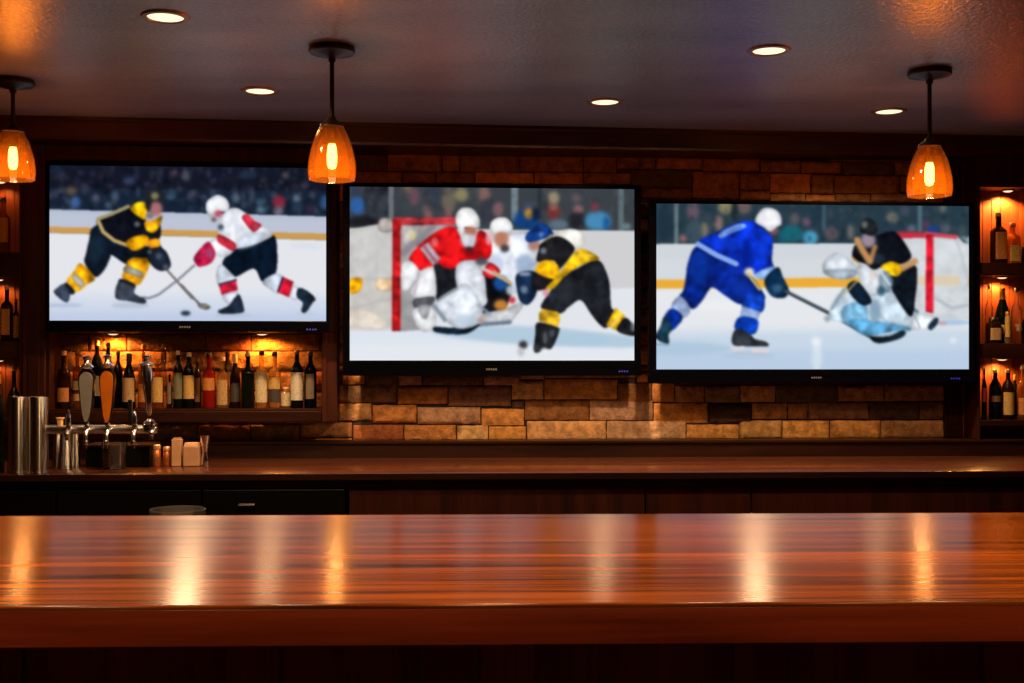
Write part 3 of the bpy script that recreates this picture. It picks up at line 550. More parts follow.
bp = N.new('ShaderNodeBump'); bp.inputs['Strength'].default_value = 0.9; bp.inputs['Distance'].default_value = 0.009
L.new(n2.outputs['Fac'], bp.inputs['Height']); L.new(bp.outputs['Normal'], B.inputs['Normal'])
B.inputs['Roughness'].default_value = 0.75; B.inputs['Specular IOR Level'].default_value = 0.25
M['stone'] = m
# screens: the broadcast picture is stored on the screen mesh
m = bpy.data.materials.new('lit television screen'); m.use_nodes = True; N = m.node_tree.nodes; L = m.node_tree.links; N.clear()
at = N.new('ShaderNodeAttribute'); at.attribute_name = 'broadcast'; em = N.new('ShaderNodeEmission'); ou = N.new('ShaderNodeOutputMaterial')
L.new(at.outputs['Color'], em.inputs['Color']); L.new(em.outputs[0], ou.inputs['Surface'])
M['screen'] = m

# ------------------------------------------------------------------ the room
WLOC = (0, 6.95, 0); WRZ = WALL.th
struct('floor', MB().box(-3.7, 3.9, -1.6, 7.6, -0.1, 0.0), wood('floor boards', srgb(50, 26, 16), srgb(80, 44, 26), rough=0.45, grain='x'), 'dark wooden floor of the bar')
struct('ceiling', MB().box(-3.7, 3.9, -1.6, 7.6, CEIL, CEIL + 0.1), M['ceiling'], 'dark textured plaster ceiling with recessed lights')
struct('wall_left', MB().box(-3.7, -3.55, -1.6, 7.6, 0, CEIL), M['panel_wood'], 'dark wood side wall at the left end')
struct('wall_right', MB().box(3.75, 3.9, -1.6, 7.6, 0, CEIL), M['panel_wood'], 'dark wood side wall at the right end')

# stone wall: every visible stone traced, the rest filled in rows
K = {'o': (186, 128, 72), 'm': (146, 112, 96), 'd': (94, 74, 60), 't': (178, 134, 88), 'p': (214, 170, 116), 'g': (204, 150, 84), 'b': (146, 104, 66), 'r': (156, 92, 54), 'k': (66, 46, 38), 'c': (182, 146, 116), 'e': (132, 98, 70)}
STONES = []
def row(y0, y1, xs, keys, j=1.0):
    for a, b, k in zip(xs, xs[1:], keys): STONES.append((a, y0, b, y1, k))
for s in [(342, 374, 365, 385, 'o'), (365, 374, 398, 386, 'd'), (398, 374, 422, 386, 'm'), (422, 374, 483, 386, 'd'), (483, 374, 520, 386, 'm'), (520, 372, 545, 380, 'm'), (545, 372, 637, 378.5, 'e'), (637, 372, 652, 383, 'o'),
          (336, 385, 397, 403, 'e'), (397, 386, 448, 404.5, 'o'), (448, 386, 511.5, 406.5, 'm'), (511.5, 380.5, 544, 400, 'p'), (544, 379, 618, 400, 'g'), (618, 383, 652, 403, 'b'), (652, 383, 675, 402.5, 'o'), (675, 386, 705, 403, 'b'), (705, 386, 740.5, 403, 'e'), (740.5, 385.5, 776, 402.5, 't'), (776, 385.5, 838, 403, 'd'), (838, 385, 885, 402, 'b'), (885, 384, 952, 401.5, 'e'),
          (336, 403, 372, 421, 't'), (372, 404.5, 417, 423.5, 'o'), (417, 406.5, 481, 424.5, 'c'), (481, 408, 524.5, 426, 'g'), (511.5, 400, 525, 409, 'd'), (524.5, 400, 589.5, 420.5, 'b'), (589.5, 400, 653.5, 420.5, 'c'), (653.5, 403, 708.5, 423.5, 'o'), (708.5, 403.5, 752, 424, 'k'), (752, 403, 788, 419.5, 't'), (788, 403, 808.5, 419.5, 't'), (808.5, 402.5, 869.5, 419.5, 'm'), (869.5, 402, 920, 420, 'd'), (920, 402, 952, 419.5, 'e'),
          (300, 422, 352.5, 438, 't'), (352.5, 424.5, 404, 441.5, 'r'), (404, 424.5, 456.5, 441.5, 'o'), (456.5, 425, 488.5, 441.5, 'p'), (488.5, 426, 526.5, 441, 'g'), (526.5, 420.5, 606.5, 441, 'p'), (606.5, 420.5, 686.5, 441, 'c'), (686.5, 424, 739.5, 440, 'g'), (739.5, 420, 782.5, 439.5, 't'), (782.5, 420, 830, 439, 'g'), (830, 420, 881, 439, 'o'), (881, 420, 952, 439, 'b'),
          (46, 424, 130, 446, 'r'), (130, 424, 197, 446, 'e'), (197, 424, 250, 446, 'r'), (250, 424, 300, 446, 't'), (300, 438, 352, 446, 'o'),
          (352, 441.5, 430, 447, 'o'), (430, 441.5, 520, 447, 't'), (520, 441, 610, 447, 'g'), (610, 441, 700, 447, 'm'), (700, 439.5, 790, 447, 't'), (790, 439, 880, 447, 'o'), (880, 439, 952, 447, 'b'),
          # above the screens
          (336, 140, 400, 152, 'e'), (400, 140, 470, 152.5, 'b'), (470, 140, 560, 153, 'e'), (560, 140, 650, 155, 'b'), (650, 140, 740, 157.5, 'e'), (740, 140, 830, 160, 'b'), (830, 140, 952, 162, 'e'),
          (336, 152, 387, 171, 'd'), (387, 152, 442, 171.5, 'b'), (442, 153, 460, 171.5, 'b'), (460, 153, 520, 172, 'e'), (520, 154, 583.5, 172, 'b'), (583.5, 154.5, 617, 172.5, 'b'), (617, 155, 640, 169, 'e'), (640, 155, 656, 169.5, 'e'), (656, 156.5, 703, 169.5, 'b'), (703, 158, 760.5, 171.5, 'b'), (760.5, 160, 801, 172.5, 'e'), (801, 161.5, 842, 173.5, 'b'), (842, 162, 895, 175, 'd'), (895, 162, 952, 176, 'e'),
          (336, 171, 402, 183, 'b'), (402, 172, 435.5, 183, 'b'), (435.5, 172, 475, 183, 'e'), (475, 172, 534, 183.5, 'o'), (534, 172, 583.5, 184, 'o'), (583.5, 172.5, 631, 184, 'b'), (631, 169.5, 692.5, 187.5, 'd'), (692.5, 171.5, 739.5, 198.5, 'b'), (739.5, 172.5, 770.5, 190, 'b'), (770.5, 173, 811.5, 193, 'o'), (811.5, 174, 834.5, 194, 'b'), (834.5, 175.5, 900.5, 193.5, 'b'), (900.5, 176, 952, 192, 'e'),
          (641, 187.5, 692.5, 198.5, 'e'), (739.5, 190, 770.5, 200, 'b'), (770.5, 193, 806, 202, 't'), (806, 194, 836, 202, 'o'), (836, 193.5, 871, 202, 'b'), (871, 193.5, 952, 203, 'e')]:
    STONES.append(s)
R = random.Random(5)
y = 184.0
while y < 371:                        # behind and between the screens
    h = R.uniform(15, 20); h = h if y + h < 366 else 372 - y
    x = 336.0
    while x < 952:
        w = R.uniform(34, 74); x2 = min(952, x + w)
        if x2 > 944: x2 = 952
        y0 = y if x2 <= 641 or y > 200 else max(y, 203)
        if y + h - y0 > 5: STONES.append((x, y0, x2, y + h, R.choice('obetmbrd')))
        x = x2
    y += h
# larger bricks behind the bottles of the wall niche
row(322, 334, (40, 100, 165, 235, 300, 338), 'rbrbr'); row(334, 351, (40, 88, 126, 205, 251, 320, 338), 'bobrobr'); row(351, 371, (40, 60, 106, 165, 226, 276, 338), 'rbobob'); row(371, 391, (40, 84, 140, 200, 252, 310, 338), 'borobr'); row(391, 412, (40, 66, 120, 180, 240, 290, 338), 'rboboe'); row(412, 424, (40, 100, 150, 210, 262, 338), 'bebre')
bm = bmesh.new(); tints = []
def quadbox(x0, x1, y0, y1, z0, z1):
    vs = [bm.verts.new(p) for p in [(x0, y0, z0), (x1, y0, z0), (x1, y1, z0), (x0, y1, z0), (x0, y0, z1), (x1, y0, z1), (x1, y1, z1), (x0, y1, z1)]]
    for q in [(3, 2, 1, 0), (4, 5, 6, 7), (0, 1, 5, 4), (1, 2, 6, 5), (2, 3, 7, 6), (3, 0, 4, 7)]: bm.faces.new([vs[i] for i in q])
quadbox(-3.55, 3.9, -0.006, 0.12, 0.0, CEIL)
tint_of = {}
def stone(s, n):
    x0, ya, x1, yb, k = s
    u0, z1, _ = WALL.uz(x0, ya, 0.02); u1, z0, _ = WALL.uz(x1, yb, 0.02)
    _, z1b, _ = WALL.uz(x1, ya, 0.02); _, z0b, _ = WALL.uz(x0, yb, 0.02)
    g = 0.0035; u0 += g; u1 -= g; z0 = (z0 + z0b) / 2 + g; z1 = (z1 + z1b) / 2 - g
    if u1 - u0 < 0.012 or z1 - z0 < 0.012: return
    RR = random.Random(n * 13 + 1); base = [lin(c) for c in K[k]]; f = RR.uniform(0.88, 1.14) * (1.5 if yb > 376 and x0 > 250 else 1.35 if yb < 204 else 1.0)  # lower rows lightened most, the brighter light there put into the tint
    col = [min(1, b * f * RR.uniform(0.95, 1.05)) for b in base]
    nx = max(4, int((u1 - u0) / 0.014)); nz = max(4, int((z1 - z0) / 0.014)); dep = RR.uniform(0.014, 0.034); amp = RR.choice((0.0025, 0.004, 0.007))
    V = []
    for j in range(nz + 1):
        r = []
        for i in range(nx + 1):
            a, b = i / nx, j / nz
            e = min(a * (u1 - u0), (1 - a) * (u1 - u0), b * (z1 - z0), (1 - b) * (z1 - z0))
            p = Vector((u0 + a * (u1 - u0), 0, z0 + b * (z1 - z0)))
            if i in (0, nx): p.x += 0.003 * noise.noise(Vector((n * 3.1, b * 4, 2)))
            if j in (0, nz): p.z += 0.003 * noise.noise(Vector((n * 3.1, a * 5, 7)))
            edge = 0.0 if e < 1e-6 else min(1.0, 0.55 + e / 0.02)
            h = dep * (0.55 + 0.45 * edge) + amp * edge * noise.fractal(Vector((p.x * 22, n * 1.7, p.z * 30)), 1, 2, 3) * 1.6
            p.y = -max(0.004, h); r.append(bm.verts.new(p))
        V.append(r)
    fs = []
    for j in range(nz):
        for i in range(nx): fs.append(bm.faces.new((V[j][i], V[j][i + 1], V[j + 1][i + 1], V[j + 1][i])))
    loop = [V[0][i] for i in range(nx + 1)] + [V[j][nx] for j in range(1, nz + 1)] + [V[nz][i] for i in range(nx - 1, -1, -1)] + [V[j][0] for j in range(nz - 1, 0, -1)]
    back = [bm.verts.new((v.co.x, 0.0, v.co.z)) for v in loop]
    for i in range(len(loop)):
        j = (i + 1) % len(loop); fs.append(bm.faces.new((loop[j], loop[i], back[i], back[j])))
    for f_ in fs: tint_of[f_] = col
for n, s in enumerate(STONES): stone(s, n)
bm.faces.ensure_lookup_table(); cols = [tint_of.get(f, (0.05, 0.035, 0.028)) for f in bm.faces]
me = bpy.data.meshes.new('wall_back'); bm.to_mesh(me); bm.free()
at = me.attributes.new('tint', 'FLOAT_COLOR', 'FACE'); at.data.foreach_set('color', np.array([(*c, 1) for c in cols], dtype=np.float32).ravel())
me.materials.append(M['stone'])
o = bpy.data.objects.new('wall_back', me); COL.objects.link(o); o.location = WLOC; o.rotation_euler = (0, 0, WRZ)
o['kind'] = 'structure'; o['label'] = 'stacked stone wall behind the back counter and screens'; o['category'] = 'room part'
for p in me.polygons: p.use_smooth = True
me.set_sharp_from_angle(angle=math.radians(50))

# ceiling beam over the wall, with a stepped lower edge
BZ0 = BEAM_Z; b = MB()
b.prism_x([(0.0, BZ0 + 0.012), (0.012, BZ0), (0.10, BZ0), (0.11, BZ0 + 0.004), (0.9, BZ0 + 0.004), (0.9, CEIL), (-0.018, CEIL), (-0.018, CEIL - 0.016), (0.0, CEIL - 0.026)], -3.8, 3.9)
struct('trim_1', b, M['beam_wood'], 'dark wood beam running under the ceiling above the stone wall', (0, 6.60, 0), BEAM.th, 40)
# upstand along the back of the counter
b = MB(); b.prism_x([(0.0, CT + 0.0005), (0.0, 0.925), (-0.008, 0.930), (-0.008, 0.940), (0.0, 0.944), (0.05, 0.944), (0.33, 0.944), (0.33, CT + 0.0005)], -3.3, 3.5)
struct('trim_2', b, M['upstand_wood'], 'low dark wood upstand between stone wall and back counter', (0, 5.845 + 0.922 * COUNTER.c, 0), COUNTER.th, 40)
def pilaster(name, x0, x1, off, label, off1=None):
    u0, _, _ = WALL.uz(x0, 300, off); u1, _, _ = WALL.uz(x1, 300, off1 or off)
    if off1: u1 -= 0.0005
    b = MB(); w = u1 - u0
    b.box(u0, u1, -off, 0, 0.944, BZ0 + 0.003, 0.006)
    b.box(u0 + 0.03, u1 - 0.03, -off - 0.006, -off + 0.01, 1.02, BZ0 - 0.08, 0.005)
    return struct(name, b, M['frame_wood'], label, WLOC, WRZ)
pilaster('trim_3', 22, 45, 0.26, 'dark red wood pilaster left of the leftmost television')
pilaster('trim_4', 945, 978, 0.05, 'dark red wood pilaster right of the rightmost television', 0.24)

# ------------------------------------------------------------------ the near bar
r = thing('front_bar', 'long varnished reddish wood bar across the foreground', 'bar counter', (0, 1.32, 0), BAR.th)
b = MB(); W2 = 2.4; T = 0.0452; prof = []
for cx, cz, a0, a1, rad in ((0.0, BT - 0.0032, 180, 90, 0.0032), (0.758, BT - 0.006, 90, 0, 0.006), (0.758, BT - T + 0.006, 0, -90, 0.006), (0.042, BT - T + 0.002, 270, 180, 0.002), (0.040, BT - 0.0052, 0, 0, 0.0), (-0.0030, BT - 0.0052, 0, 0, 0.0)):
    for i in range(6 if rad else 1):
        a = math.radians(a0 + (a1 - a0) * i / 5); prof.append((cx + rad * math.cos(a), cz + rad * math.sin(a)))
b.prism_x(prof, -W2, W2); b.build('bar_top', M['bar_wood'], r, 40)
b = MB(); b.box(-W2, W2, -0.0030, 0.0395, BT - T, BT - 0.0054, 0.0010, 2); b.build('front_edge', M['bar_edge'], r, 40)
b = MB(); b.box(-W2, W2, 0.20, 0.235, 0.0, BT - T - 0.0005)
for i in range(-7, 8): b.box(i * 0.32 - 0.035, i * 0.32 + 0.035, 0.188, 0.2, 0.06, BT - T - 0.0005, 0.003)
b.build('front_panel', M['front_wood'], r)
b = MB(); b.box(-W2, W2, 0.235, 0.66, 0.9, 0.925, 0.003); b.build('shelf', M['panel_wood'], r)
b = MB(); b.box(-W2, W2, 0.56, 0.62, 0.0, 0.8995, 0.003); b.build('back_panel', M['panel_wood'], r)
b = MB(); b.box(-W2, W2, 0.68, 1.06, 0.985, 1.004, 0.003); b.box(-W2, W2, 0.62, 0.68, 0.60, 1.004, 0.003); b.build('work_ledge', M['panel_wood'], r)

# ------------------------------------------------------------------ the back counter
CLOC = (0, 5.845, 0); CRZ = COUNTER.th
r = thing('worktop', 'polished brown wood worktop of the back counter below the stone wall', 'worktop', CLOC, CRZ)
b = MB(); b.box(-3.3, 3.5, 0.0063, 0.93, CT - 0.030, CT, 0.002, 2); b.build('slab', M['counter_wood'], r, 40)
MB().box(-3.3, 3.5, 0.0, 0.006, CT - 0.032, CT - 0.0005, 0.002).build('edge_band', M['upstand_wood'], r)
b = MB(); b.box(-3.3, 3.5, 0.03, 0.05, CT - 0.07, CT - 0.0303, 0.003); b.build('apron', M['upstand_wood'], r)
def cu(px): return COUNTER.uz(px, 490, -0.05)[0]
cabs = [(349, 645, 'dark wood base cabinet under the middle of the back counter'), (645, 751, 'narrow dark wood base cabinet under the rightmost television'), (751, 1100, 'dark wood base cabinet at the right end of the back counter')]
for i, (a, z, lab) in enumerate(cabs):
    u0, u1 = cu(a), cu(z)
    r = thing('base_cabinet', lab, 'cabinet', COUNTER.world((u0 + u1) / 2, -0.06, 0), CRZ, 'base cabinets of the back counter'); w = (u1 - u0) / 2 - 0.001
    MB().box(-w, w, 0.0, 0.7, 0.0, CT - 0.0703).build('carcass', M['panel_wood'], r)
    n = 1; dw = 2 * w / n
    for k in range(n):
        x0 = -w + k * dw + 0.003; b = MB(); b.box(x0, x0 + dw - 0.006, -0.02, -0.0003, 0.1, CT - 0.075, 0.003)
        b.build('door', M['panel_wood'], r)
u0, u1 = cu(-90), cu(347)
r = thing('bar_fridge', 'black under-counter fridge below the beer taps', 'fridge', COUNTER.world((u0 + u1) / 2, -0.06, 0), CRZ); w = (u1 - u0) / 2 - 0.002
MB().box(-w, w, 0.0, 0.7, 0.0, CT - 0.0703).build('body', M['black_matte'], r)
for k in range(3):
    dw = 2 * w / 3; x0 = -w + k * dw + 0.004
    d = MB().box(x0, x0 + dw - 0.008, -0.03, -0.0003, 0.08, CT - 0.078, 0.006).build('door', M['black_matte'], r)
    hx = x0 + dw * 0.5 - 0.004
    if k == 2: hx = cu(248) - (u0 + u1) / 2
    if k == 2: MB().tube([(hx - 0.037, -0.03, 0.70), (hx - 0.037, -0.048, 0.70), (hx + 0.037, -0.048, 0.70), (hx + 0.037, -0.03, 0.70)], 0.006).build('handle', M['steel'], d)

# ------------------------------------------------------------------ bottle cabinet built on the wall below the left television
OFF = 0.24
def U(px, off=OFF): return WALL.uz(px, 360, off)[0]
def Zp(px, py, off=OFF): return WALL.uz(px, py, off)[1]
SHZ = Zp(190, 409.0); TOPZ = 1.553; BOTZ = Zp(190, 422)
uc = U(190)
r = thing('bottle_cabinet', 'dark wood wall cabinet with a lit bottle niche under the left television', 'cabinet', WALL.world(uc, 0, BOTZ), WRZ)
NICHE = r
uL, uR, iL, iR = U(45) - uc, U(337) - uc, U(50) - uc, U(321.5) - uc; bz = BOTZ
yf = -OFF; yb = -0.042
MB().box(uL, uR, yf, yb, TOPZ - bz, BZ0 + 0.003 - bz, 0.004).build('upper_panel', M['frame_wood'], r)
MB().box(iL - 0.02, iR + 0.02, yf + 0.004, yb, SHZ - 0.03 - bz, SHZ - bz, 0.003).build('shelf', M['shelf_wood'], r)
for a, c in ((uL, iL), (iR, uR)):
    b = MB(); b.box(a, c, yf, yb, 0, TOPZ - bz - 0.0003, 0.004)
    b.build('side_panel', M['frame_wood'], r)
b = MB(); b.box(iL, iR, yf - 0.012, yf + 0.0035, -0.002, SHZ - 0.012 - bz, 0.005); b.box(iL, iR, yf + 0.004, yb, 0, SHZ - 0.0305 - bz); b.build('bottom_rail', M['shelf_wood'], r)
b = MB(); b.box(iR + 0.004, iR + 0.03, yf - 0.012, yf - 0.0003, -0.002, TOPZ - bz, 0.004); b.build('edge_moulding', M['frame_wood'], r)
def puck(parent, x, y, z):
    p = MB().lathe([(0.030, 0), (0.034, 0.003), (0.034, 0.0085)], 24, M=Matrix.Translation((x, y, z - 0.009))).build('puck_light', M['bronze'], parent, 40)
    MB().lathe([(0.001, -0.006), (0.016, -0.005), (0.026, -0.001), (0.027, 0.002)], 24, M=Matrix.Translation((x, y, z - 0.009))).build('lens', M['puck_lens'], p, 60)
for px in (113, 262):
    x = U(px, 0.14) - uc; puck(r, x, -0.14, TOPZ - bz)
    lamp('niche_lamp', 'SPOT', (x, -0.10, TOPZ - bz - 0.022), NICHE_W, (1.0, 0.34, 0.055), r, 0.02, 160, 0.35, (0, 0, 0))

def shelf_unit(name, label, px0, px1, off, levels, tops, lights, inner, top_z, side_left, watt):
    """levels: list of (surface_py, front_bottom_py)"""
    u0, u1 = U(px0, off), U(px1, off); c = (u0 + u1) / 2; base = 0.944
    r = thing(name, label, 'shelf unit', WALL.world(c, 0, base), WRZ); w = (u1 - u0) / 2; yb = -0.006
    b = MB(); n = 14
    for i in range(n):
        x0 = -w + 2 * w * i / n; b.box(x0 + 0.001, x0 + 2 * w / n - 0.001, -0.055, -0.042, 0.0, top_z - base, 0.002)
    b.box(-w, w, -0.042, -0.037, 0, top_z - base)
    b.build('back_panel', M['board_back'], r)
    for s in (-1, 1):
        MB().box(*((-w, -w + 0.014) if s < 0 else (w - 0.014, w)), -off, -0.0555, 0, top_z - base, 0.003).build('side_panel', M['frame_wood'], r)
    zs = []
    for a, z in levels:
        zt = Zp(inner, a, off); zb = Zp(inner, z, off); zs.append(zt)
        MB().box(-w + 0.0143, w - 0.0143, -off + 0.002, -0.0555, zb - base, zt - base, 0.004).build('shelf', M['shelf_wood'], r)
    MB().box(-w + 0.0143, w - 0.0143, -off + 0.002, -0.0555, Zp(inner, tops, off) - base, top_z - base, 0.003).build('top_rail', M['frame_wood'], r)
    undersides = [Zp(inner, tops, off)] + [Zp(inner, z, off) for a, z in levels[:-1]]
    for zu, (lx, e) in zip(undersides, lights):
        x = U(lx, off - 0.10) - c; puck(r, x, -off + 0.10, zu - base)
        lamp('shelf_lamp', 'SPOT', (x, -off + 0.135, zu - base - 0.022), watt * e, (1.0, 0.42, 0.09), r, 0.015, 150, 0.5, (math.radians(-4), 0, 0))
    return zs
ZR = shelf_unit('bottle_shelf_unit', 'three-level lit wooden bottle shelves at the right edge', 978, 1110, 0.24, [(262.5, 275), (343.5, 358), (420, 426)], 187, [(1008, 1.5), (1002, 0.6), (1002, 0.35)], 1000, BZ0 + 0.003, True, SHELF_W)
ZL = shelf_unit('bottle_shelf_unit', 'three-level dim wooden bottle shelves at the left edge', -110, 21.8, 0.24, [(252, 277), (341.5, 359), (420, 426)], 178, [(0, 0.045), (-2, 0.09), (-2, 0.035)], 5, BZ0 + 0.003, False, SHELF_W)
# ------------------------------------------------------------------ televisions
def television(label, pic, ox, oy, sx, sy, off, mark_px, led_px):
    """ox, oy: outer left/right and top/bottom in the photograph; sx, sy the lit screen"""
    uo0, uo1 = WALL.uz(ox[0], 360, off)[0], WALL.uz(ox[1], 360, off)[0]
    us0, us1 = WALL.uz(sx[0], 360, off)[0], WALL.uz(sx[1], 360, off)[0]
    cx = (ox[0] + ox[1]) / 2
    z = lambda p: (WALL.uz(ox[0], p[0], off)[1] + WALL.uz(ox[1], p[1], off)[1]) / 2
    zo0, zo1, zs0, zs1 = z(oy[1]), z(oy[0]), z(sy[1]), z(sy[0])
    c = (uo0 + uo1) / 2; r = thing('television', label, 'television', WALL.world(c, off - 0.03, zo0), WRZ, 'televisions on the stone wall')
    x0, x1, a0, a1 = uo0 - c, uo1 - c, us0 - c, us1 - c; Z0, Z1, b0, b1 = 0, zo1 - zo0, zs0 - zo0, zs1 - zo0
    b = MB()   # bezel of four rails, back shell
    b.box(x0, x1, -0.03, 0.02, Z0, b0, 0.004); b.box(x0, x1, -0.03, 0.02, b1, Z1, 0.004)
    b.box(x0, a0, -0.03, 0.02, b0 - 0.004, b1 + 0.004, 0.003); b.box(a1, x1, -0.03, 0.02, b0 - 0.004, b1 + 0.004, 0.003)
    b.box(x0 + 0.02, x1 - 0.02, -0.010, 0.035, 0.02, Z1 - 0.02, 0.01); b.box(x0 + 0.2, x1 - 0.2, 0.03, 0.07, 0.12, Z1 - 0.2, 0.015)
    b.build('housing', M['black_plastic'], r)
    MB().box(-0.2, 0.2, 0.071, (off - 0.03 - 0.045 if off < 0.33 else 0.0895), Z1 * 0.3, Z1 * 0.65, 0.004).build('wall_bracket', M['black_matte'], r)
    NX, NY = 300, 170
    bm = bmesh.new(); V = [[bm.verts.new((a0 - 0.002 + (a1 - a0 + 0.004) * i / NX, -0.020, b1 + 0.002 - (b1 - b0 + 0.004) * j / NY)) for i in range(NX + 1)] for j in range(NY + 1)]
    for j in range(NY):
        for i in range(NX): bm.faces.new((V[j][i], V[j + 1][i], V[j + 1][i + 1], V[j][i + 1]))
    me = bpy.data.meshes.new('screen'); bm.to_mesh(me); bm.free()
    fx, fy = np.meshgrid(np.linspace(0, 1, NX + 1), np.linspace(0, 1, NY + 1)); q = np.clip(pic.sample(fx, fy), 0, 1)
    q = np.where(q <= 0.04045, q / 12.92, ((q + 0.055) / 1.055) ** 2.4).reshape(-1, 3)
    at = me.attributes.new('broadcast', 'FLOAT_COLOR', 'POINT'); at.data.foreach_set('color', np.hstack([q, np.ones((len(q), 1))]).astype(np.float32).ravel())
    me.materials.append(M['screen']); s = bpy.data.objects.new('screen', me); COL.objects.link(s); s.parent = r
    mu, mz, _ = WALL.uz(mark_px[0], mark_px[1], off); mu -= c; mz -= zo0; b = MB()
    for i in range(5):
        w = 0.009; xx = mu - 0.030 + i * 0.0125
        b.box(xx, xx + w, -0.0312, -0.0302, mz - 0.005, mz + 0.005)
    b.build('brand_mark', M['grey_mark'], r)
    mu, mz, _ = WALL.uz(led_px[0], led_px[1], off); mu -= c; mz -= zo0; b = MB()
    for i in range(4): b.box(mu - 0.03 + i * 0.015, mu - 0.022 + i * 0.015, -0.0312, -0.0302, mz - 0.004, mz + 0.004)
    b.build('status_light', M['blue_led'], r)
television('left television showing two hockey skaters facing off', picture_faceoff(), (45, 330), ((160.5, 164), (330, 332.5)), (49, 326), ((164.5, 168.5), (320, 321.5)), 0.36, (185, 327), (312, 329.5))
television('middle television showing a red goalkeeper in a goalmouth scramble', picture_goalmouth(), (343, 641), ((182, 185.5), (375.5, 376)), (349.7, 634.5), ((186.5, 189), (360.7, 360.2)), 0.27, (491.5, 369.3), (624, 371.3))
television('right television showing a blue hockey player shooting at goal', picture_shot(), (649, 974.5), ((200.7, 201.7), (384.3, 382)), (656.6, 969.5), ((204.7, 204.7), (370, 368.5)), 0.30, (816.5, 377.6), (956, 378.5))

# ------------------------------------------------------------------ ceiling lights
DL = [(165.5, 16.5, 'recessed ceiling light above the left television, nearest the camera'), (260, 90.5, 'recessed ceiling light just left of the middle pendant lamp'), (769, 50, 'recessed ceiling light in the middle of the right half of the ceiling'),
      (605, 101.5, 'recessed ceiling light above the middle television'), (889, 111, 'recessed ceiling light just left of the right pendant lamp')]
LPOS = []
for x, y, lab in DL:
    d = (CEIL - EYE) * FPX / (HZ - y); LPOS.append(((x - 512) / FPX * d, d, lab))
FILL_AT = ['over the left end of the near bar', 'left of the middle of the near bar', 'over the middle of the near bar', 'right of the middle of the near bar', 'over the right end of the near bar', 'over the stools at the left', 'over the stools at the middle', 'over the stools at the right']  # unseen lamps added to brighten the top and front of the near bar
for (X, Y), t in zip([(-1.05, 1.78), (-0.5, 1.79), (0.0, 1.80), (0.5, 1.81), (1.05, 1.83), (-1.0, 0.1), (0.0, 0.12), (1.0, 0.14)], FILL_AT): LPOS.append((X, Y, 'unseen added fill light ' + t))
for n, (X, Y, lab) in enumerate(LPOS):
    r = thing('ceiling_light', lab, 'ceiling light', (X, Y, CEIL), 0, 'recessed ceiling lights')
    MB().lathe([(0.066, -0.002), (0.070, -0.008), (0.086, -0.007), (0.091, 0.0)], 36, cap0=False, cap1=False).build('trim_ring', M['copper_trim'], r, 50)
    MB().lathe([(0.0, -0.006), (0.045, -0.005), (0.067, -0.0025), (0.067, -0.0005)], 36).build('lens', M['lens'], r, 50)
    lamp('downlight_lamp', 'SPOT', (0, 0, -0.02), DOWN_W if n < 5 else BAR_FILL_W if n < 10 else STOOL_FILL_W, (1.0, 0.63, 0.32), r, 0.055, 150 if n < 5 else 90 if n < 10 else 100, 0.8)

# ------------------------------------------------------------------ pendant lamps
PEND = [(332, 47.5, 183, 'amber glass pendant lamp between the left and middle televisions'), (929.5, 70.5, 199, 'amber glass pendant lamp in front of the right television'), (13, 80, 182.5, 'amber glass pendant lamp at the left edge')]
for n, (x, y, yb, lab) in enumerate(PEND):
    d = (CEIL - EYE) * FPX / (HZ - y); X = (x - 512) / FPX * d; zb = EYE + (HZ - yb + 3) / FPX * d - CEIL
    r = thing('pendant_lamp', lab, 'pendant lamp', (X, d, CEIL), 0, 'amber pendant lamps')
    MB().lathe([(0.094, -0.0), (0.096, -0.018), (0.092, -0.024), (0.030, -0.040), (0.016, -0.046), (0.014, -0.06), (0.0, -0.06)], 32).build('canopy', M['bronze'], r, 35)
    zt = zb + 0.217
    MB().cyl((0, 0, zt + 0.03), (0, 0, -0.055), 0.0095, seg=14).build('stem', M['bronze'], r, 40)
    MB().lathe([(0.0, zt + 0.045), (0.014, zt + 0.044), (0.020, zt + 0.03), (0.047, zt + 0.012), (0.050, zt + 0.002), (0.024, zt - 0.002), (0.024, zt - 0.062), (0.019, zt - 0.068), (0, zt - 0.068)], 28).build('socket', M['bronze'], r, 40)
    out = [(0.094, 0.0), (0.0975, 0.020), (0.0985, 0.045), (0.096, 0.076), (0.088, 0.118), (0.076, 0.160), (0.062, 0.193), (0.049, 0.215)]
    prof = [(a, zb + q) for a, q in out] + [(a - 0.004, zb + q - 0.001) for a, q in reversed(out)]; prof.append(prof[0])
    MB().lathe(prof, 48, cap0=False, cap1=False).build('glass_shade', M['amber_shade'], r, 60)
    bz = zt - 0.068
    bl = MB().lathe([(0.0, bz + 0.0), (0.014, bz - 0.002), (0.019, bz - 0.02), (0.021, bz - 0.05), (0.020, bz - 0.085), (0.014, bz - 0.10), (0.0, bz - 0.105)], 20).build('bulb', M['bulb'], r, 60)
    lamp('pendant_light', 'POINT', (0, 0, bz - 0.13), PEND_W, (1.0, 0.50, 0.16), r, 0.03)

